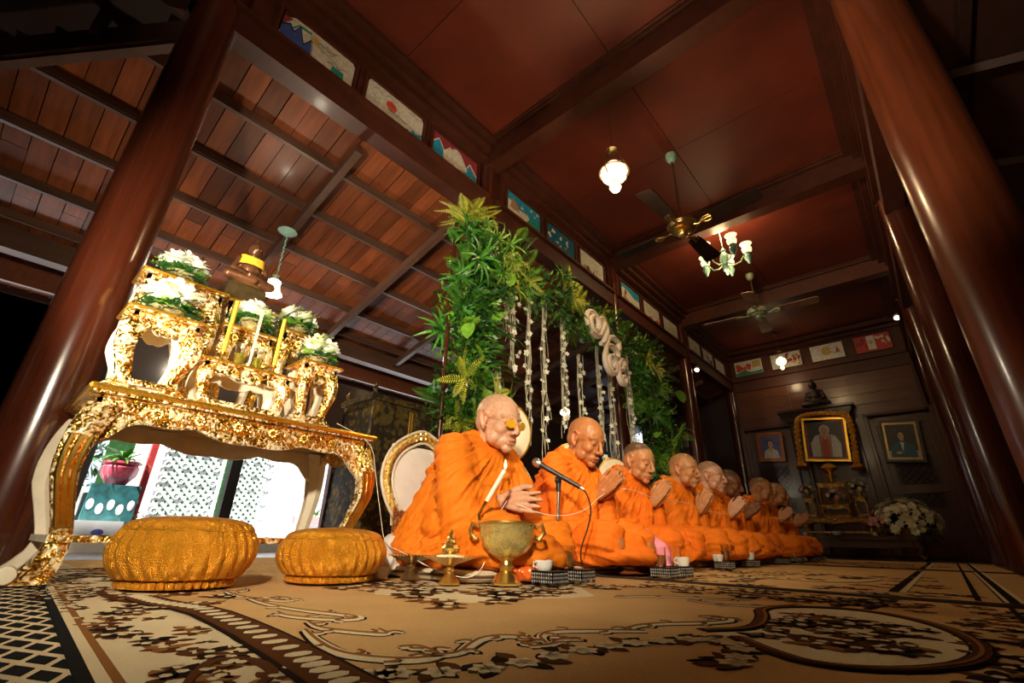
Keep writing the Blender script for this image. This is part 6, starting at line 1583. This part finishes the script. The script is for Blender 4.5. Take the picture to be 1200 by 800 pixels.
t = portrait('large gold framed picture of a white haired man in a pale robe, wreathed in marigolds', -1.22, 1.96, .62, .72, 'gold_edge', 'art_maroon',
  [('art_dark', [(-.5, -.5), (.5, -.5), (.5, .5), (-.5, .5)]), ('art_white', oval(0, .27, .15, .15)), ('art_white', [(-.42, -.5), (-.44, -.12), (-.30, .10), (-.1, .16), (.1, .16), (.30, .10), (.44, -.12), (.42, -.5)]), ('art_skin', [(-.08, .06), (.08, .06), (.08, .2), (-.08, .2)]), ('art_skin', oval(0, .25, .11, .135)),
   ('art_red', [(-.08, .10), (0, -.02), (.08, .10), (.13, -.5), (-.13, -.5)]), ('art_tan', [(-.18, .12), (-.1, .14), (-.1, -.5), (-.16, -.5)]), ('art_tan', [(.18, .12), (.1, .14), (.1, -.5), (.16, -.5)]), ('art_dark', oval(-.04, .27, .02, .01)), ('art_dark', oval(.04, .27, .02, .01)), ('art_maroon', oval(0, .17, .03, .01))], .10, 10.2, 'art_dark', .04)
g = thing('marigold_garland', 'thick orange marigold garland draped over the middle picture frame', 'garland', (-1.22, 10.13, 1.96))
q = random.Random(4)
gm = MB()
for k in range(8):
    a = k*PI/4; gm.ell((.55*math.cos(a), .3*math.sin(a), .55*math.sin(a)), (.6, .5, .6), 7, 5)
gm.ell((0, -.35, 0), (.7, .4, .7), 7, 5)
GME = gm.mesh('marigold', 'marigold')
R0 = Matrix.Rotation(.10, 3, 'Y')
path = [(-.42, -.44), (-.43, .0), (-.42, .38), (-.30, .46), (0, .48), (.30, .46), (.42, .38), (.43, 0), (.42, -.40)]
P = smoothpts(path, 3); n_ = 0
for i in range(0, len(P)-1):
    for j in range(2):
        if n_ > 280: break
        a = Vector((P[i][0], 0, P[i][1])).lerp(Vector((P[i+1][0], 0, P[i+1][1])), j/2)
        for off in ((-.022, .022) if (i+j) % 2 else (0,)):
            link('marigold', GME, g, R0 @ (a+Vector((off, -.02*abs(off)*20, off*.6))), (q.uniform(0, 6),)*3, q.uniform(.026, .032)); n_ += 1
for s_ in (-1, 1):
    e = R0 @ Vector((s_*.42, 0, -.46))
    for k in range(7): link('marigold', GME, g, e+Vector((.05*math.cos(k), -.01, .02*math.sin(k*2)-.02)), (k, k, k), .032)
    MB().lathe([(.02, .0), (.11, -.05), (.09, -.085), (.001, -.10)], tuple(e), 14).obj('tassel_bowl', 'gold_edge', g)
portrait('portrait of a seated person in dark clothes, right of the far altar', -.15, 1.84, .46, .64, 'art_dark', 'brass_dark',
  [('art_grey', [(-.5, -.5), (.5, -.5), (.5, -.3), (-.5, -.3)]), ('art_teal', [(-.44, -.5), (-.40, -.16), (-.14, -.02), (.14, -.02), (.40, -.16), (.46, -.5)]), ('art_white', [(-.07, -.04), (.07, -.04), (.0, -.34)]), ('art_skin', [(-.06, .0), (.06, .0), (.06, .1), (-.06, .1)]), ('art_black', oval(0, .18, .14, .15)), ('art_skin', oval(0, .14, .105, .12)),
   ('art_dark', oval(-.04, .16, .02, .01)), ('art_dark', oval(.04, .16, .02, .01)), ('art_skin', oval(-.14, -.36, .10, .04))], .09, YB-.10, 'art_dark', .045)
# dark shelf and Buddha over the far altar
t = thing('wall_shelf', 'dark carved shelf under the shadowed Buddha on the back wall', 'shelf', (-1.28, YB-.22, 2.55))
MB().box((0, 0, .0), (1.25, .30, .05)).box((0, .02, -.06), (1.15, .24, .06)).obj('shelf_board', 'dark_wood', t, False)
MB().prism([(-.58, 0), (-.5, -.12), (-.3, -.16), (-.1, -.20), (.1, -.20), (.3, -.16), (.5, -.12), (.58, 0)], lambda u, v, d: (u, -.10+d, -.08+v*.9), .03).obj('carved_apron', 'dark_wood', t, False)
b_ = buddha('dark seated Buddha high on the back wall shelf', -1.22, YB-.24, 2.575, .62, 'dark_wood', None, .016); b_.rotation_euler = (0, 0, -PI/2)
# wall lamps and cabinet glimpsed at the far left
t = thing('glass_cabinet', 'dark glass fronted cabinet in the far left corner behind the posts', 'cabinet', (-3.5, 9.4, 0))
MB().box((0, 0, .95), (.9, .5, 1.9)).obj('cabinet_body', 'dark_wood', t, False)
for sg in (-1, 1):
    d = MB().box((sg*.22, -.265, 1.0), (.38, .03, 1.6)).obj('cabinet_door', 'door_wood', t, False); MB().box((sg*.22, -.285, 1.0), (.28, .008, 1.4)).obj('pane', 'glass', d, False)
t = thing('flower_vase', 'small vase of pink flowers on top of the far left cabinet', 'vase', (-3.45, 9.3, 1.905))
MB().lathe([(.05, 0), (.07, .05), (.03, .13), (.045, .16)], n=16).obj('vase', 'lilac_panel', t)
for k in range(7): link('flower', GME, t, (.06*math.cos(k), .06*math.sin(k), .20+.02*(k % 3)), (k, k, 0), .03).data = GME
# ================================================================ the garden terrace seen under the altar table
struct(MB().box((-8.6, 2.0, -.105), (6.3, 14, .08)).obj('terrace_floor', 'terrace', smooth=False))
# low white kerb
tag(MB().box((-5.75, 1.2, .015), (.25, 4.6, .12)).obj('white_kerb', 'white', smooth=False), 'low white kerb along the open edge of the hall', 'kerb')
# opening posts
for y, l_, w_ in ((.60, 'slim dark opening post left, behind the table leg', .07), (1.78, 'dark square post in the open bay seen under the altar table', .10), (2.95, 'maroon post at the right of the open bay', .26)):
    tag(MB().box((-5.42, y, .48), (.08, w_, 1.00)).obj('bay_post', 'maroon_panel' if w_ > .2 else 'black', smooth=False), l_, 'post')
# white pierced lattice fence
def lattice(label, y0, y1):
    t = thing('lattice_screen', label, 'screen', (-6.6, (y0+y1)/2, 0), 0, 'white lattice screens in the garden')
    W = y1-y0; z0, z1 = .12, 1.35; H = z1-z0
    m_ = MB(); m_.box((0, -W/2+.02, .64), (.03, .04, 1.40)).box((0, W/2-.02, (z0+z1)/2), (.03, .04, H)).box((0, 0, z0), (.03, W, .05)).box((0, 0, z1), (.03, W, .05)).obj('frame', 'lattice', t, False)
    st = .085; n = int((W+H)/st)
    for s_ in (0, 1):
        for k in range(1, n):
            c = k*st; a0 = max(0, c-H); a1 = min(W, c)
            if a1-a0 < .03: continue
            p = [(a0, c-a0), (a1, c-a1)]; q_ = [((u if s_ else W-u)-W/2, z0+v) for u, v in p]
            a, b_ = Vector((0, q_[0][0], q_[0][1])), Vector((0, q_[1][0], q_[1][1])); d = b_-a
            o = MB().box((0, 0, 0), (.008, d.length, .030)).obj('slat', 'lattice', t, False)
            o.matrix_local = Matrix.Translation((a+b_)/2+Vector((-.005+.010*s_, 0, 0))) @ Matrix.Rotation(math.atan2(d.z, d.y), 4, 'X')
    rr = MB()
    for i in range(int(W/.17)):
        for j in range(int(H/.17)):
            c = (-W/2+.10+i*.17, z0+.10+j*.17)
            rr.tube([(.012, c[0]+.032*math.cos(k*PI/4), c[1]+.032*math.sin(k*PI/4)) for k in range(9)], .007, 4)
    rr.obj('ring_motifs', 'lattice', t, False, kind='stuff')
lattice('white pierced lattice screen left of the dark post', 1.35, 2.05)
lattice('white pierced lattice screen right of the dark post', 2.12, 2.75)
tag(MB().box((-6.95, 2.05, .75), (.03, 2.2, 1.5)).obj('garden_backdrop_wall', 'leaf_dark', smooth=False), 'dark green garden wall showing through the lattice holes', 'wall')
# pot on a cloth covered stand, with a fern
t = thing('plant_stand', 'stand with turquoise patterned cloth under the red plant pot', 'stand', (-6.25, .98, 0))
MB().box((0, 0, .30), (.30, .40, .60)).obj('stand_body', 'turquoise', t, False)
mm = MB()
for k in range(10): mm.ell((.152, -.16+.08*(k % 5), .15+.22*(k//5)+.04*(k % 2)), (.004, .03, .05), 8, 5)
mm.obj('pale_pattern', 'white', t, kind='stuff')
t = thing('plant_pot', 'glazed dark pink plant pot under the altar table view', 'pot', (-6.25, .98, .602))
MB().lathe([(.08, 0), (.10, .03), (.15, .10), (.16, .17), (.14, .20), (.165, .21), (.165, .23), (.14, .23)], n=24).obj('pot', 'terracotta_glaze', t)
PM = rosette(26, .30, .035, .7, 1.2, 9).mesh('foliage', 'leaf_mid'); o = link('foliage', PM, t, (0, 0, .22))
t = thing('garden_statue', 'pinkish weathered garden figure on a pale pedestal', 'statue', (-6.3, .58, 0))
MB().box((0, 0, .26), (.30, .34, .52)).box((0, 0, .54), (.36, .40, .05)).obj('pedestal', 'white', t, False)
MB().box((.155, 0, .27), (.01, .2, .32)).obj('panel', 'lilac_panel', t, False)
b_ = MB(); b_.ell((0, 0, .64), (.09, .11, .08)); b_.ell((0, 0, .76), (.07, .09, .10)); b_.ell((0, 0, .90), (.05, .05, .06)); b_.cap((0, .08, .80), (.06, .13, .68), .035, .03); b_.cap((0, -.08, .80), (.06, -.13, .68), .035, .03); b_.ell((.06, 0, .60), (.10, .15, .04))
remesh_obj(b_, .012, 'figure', 'pink_stone', t, 1)
tag(MB().box((-6.4, 1.24, .55), (.06, .06, 1.1)).obj('red_post', 'red_paint', smooth=False), 'thin red painted post beside the plant pot', 'post')
tag(MB().box((-6.9, 1.32, .6), (.04, .34, 1.2)).obj('pale_pink_wall', 'letter_white', smooth=False), 'pale pink wall between the red post and the lattice', 'wall')
q = random.Random(8); m_ = MB()
for k in range(420):
    p = Vector((q.gauss(0, .08), q.gauss(0, .16), abs(q.gauss(.14, .12)))); d = Vector((q.uniform(-1, 1), q.uniform(-1, 1), q.uniform(-.3, 1))).normalized(); s_ = d.cross(Vector((0, 0, 1))).normalized()*.012
    m_.add([p, p+d*.03+s_, p+d*.06, p+d*.03-s_], [(0, 1, 2, 3)])
o = thing('garden_bush', 'light green bush beside the plant pot in the garden', 'bush', (-6.2, 1.42, 0)); m_.obj('leaves', 'garden_green', o, False, kind='stuff'); MB().tube([(0, 0, 0), (0, 0, .2)], .012, 6).obj('stem', 'stem', o)
bg = MB()
for k in range(1400):
    p = Vector((q.uniform(-.3, .3), q.uniform(-1.4, .7), q.uniform(0, 1.6))); d = Vector((q.uniform(-1, 1), q.uniform(-1, 1), q.uniform(-1, .3))).normalized(); s_ = d.cross(Vector((0, 0, 1))).normalized()*.035
    bg.add([p, p+d*.08+s_, p+d*.16, p+d*.08-s_], [(0, 1, 2, 3)])
o = bg.obj('hedge', 'leaf_dark', smooth=False, kind='stuff'); o.location = (-8.4, .4, 0); tag(o, 'dark green hedge behind the garden statue', 'hedge')
# tiled basin edge low at the left
t = thing('stone_bench', 'low pale stone bench with blue painted blossoms outside the hall', 'bench', (-6.05, .72, 0))
MB().box((0, 0, .13), (.26, .75, .26)).obj('bench_body', 'white', t, False)
mm = MB()
for k in range(3): mm.ell((.132, -.24+.22*k, .16), (.003, .05, .03), 10, 5)
mm.obj('painted_blossoms', 'art_indigo', t, kind='stuff')
t = thing('garden_planter', 'pink rimmed white planter outside the right opening', 'planter', (-6.6, 3.35, 0))
MB().box((0, 0, .36), (.3, .5, .10)).obj('planter_box', 'petal_pink', t, False); MB().box((0, 0, .16), (.26, .44, .32)).obj('planter_base', 'white', t, False)
link('foliage', PM, t, (0, 0, .42), None, .6)
tag(MB().box((-7.2, 3.5, .9), (.05, 1.4, 1.8)).obj('white_garden_wall', 'white', smooth=False), 'bright white wall beyond the right opening', 'wall')
# the garden pieces stand a little further out, clear of the eave, in the sun
for o in list(COL.objects):
    nm_ = o.name.split('.')[0]
    if o.parent is None and nm_ in ('lattice_screen', 'garden_backdrop_wall', 'plant_stand', 'plant_pot', 'garden_statue', 'red_post', 'pale_pink_wall', 'garden_bush', 'hedge', 'stone_bench', 'garden_planter', 'white_garden_wall'):
        k_ = 1.15
        o.location = (o.location.x*k_, o.location.y*k_, (o.location.z-.15)*k_+.15-.02); o.scale = (k_, k_, k_)
        if nm_ == 'garden_backdrop_wall': o.location.x -= .35
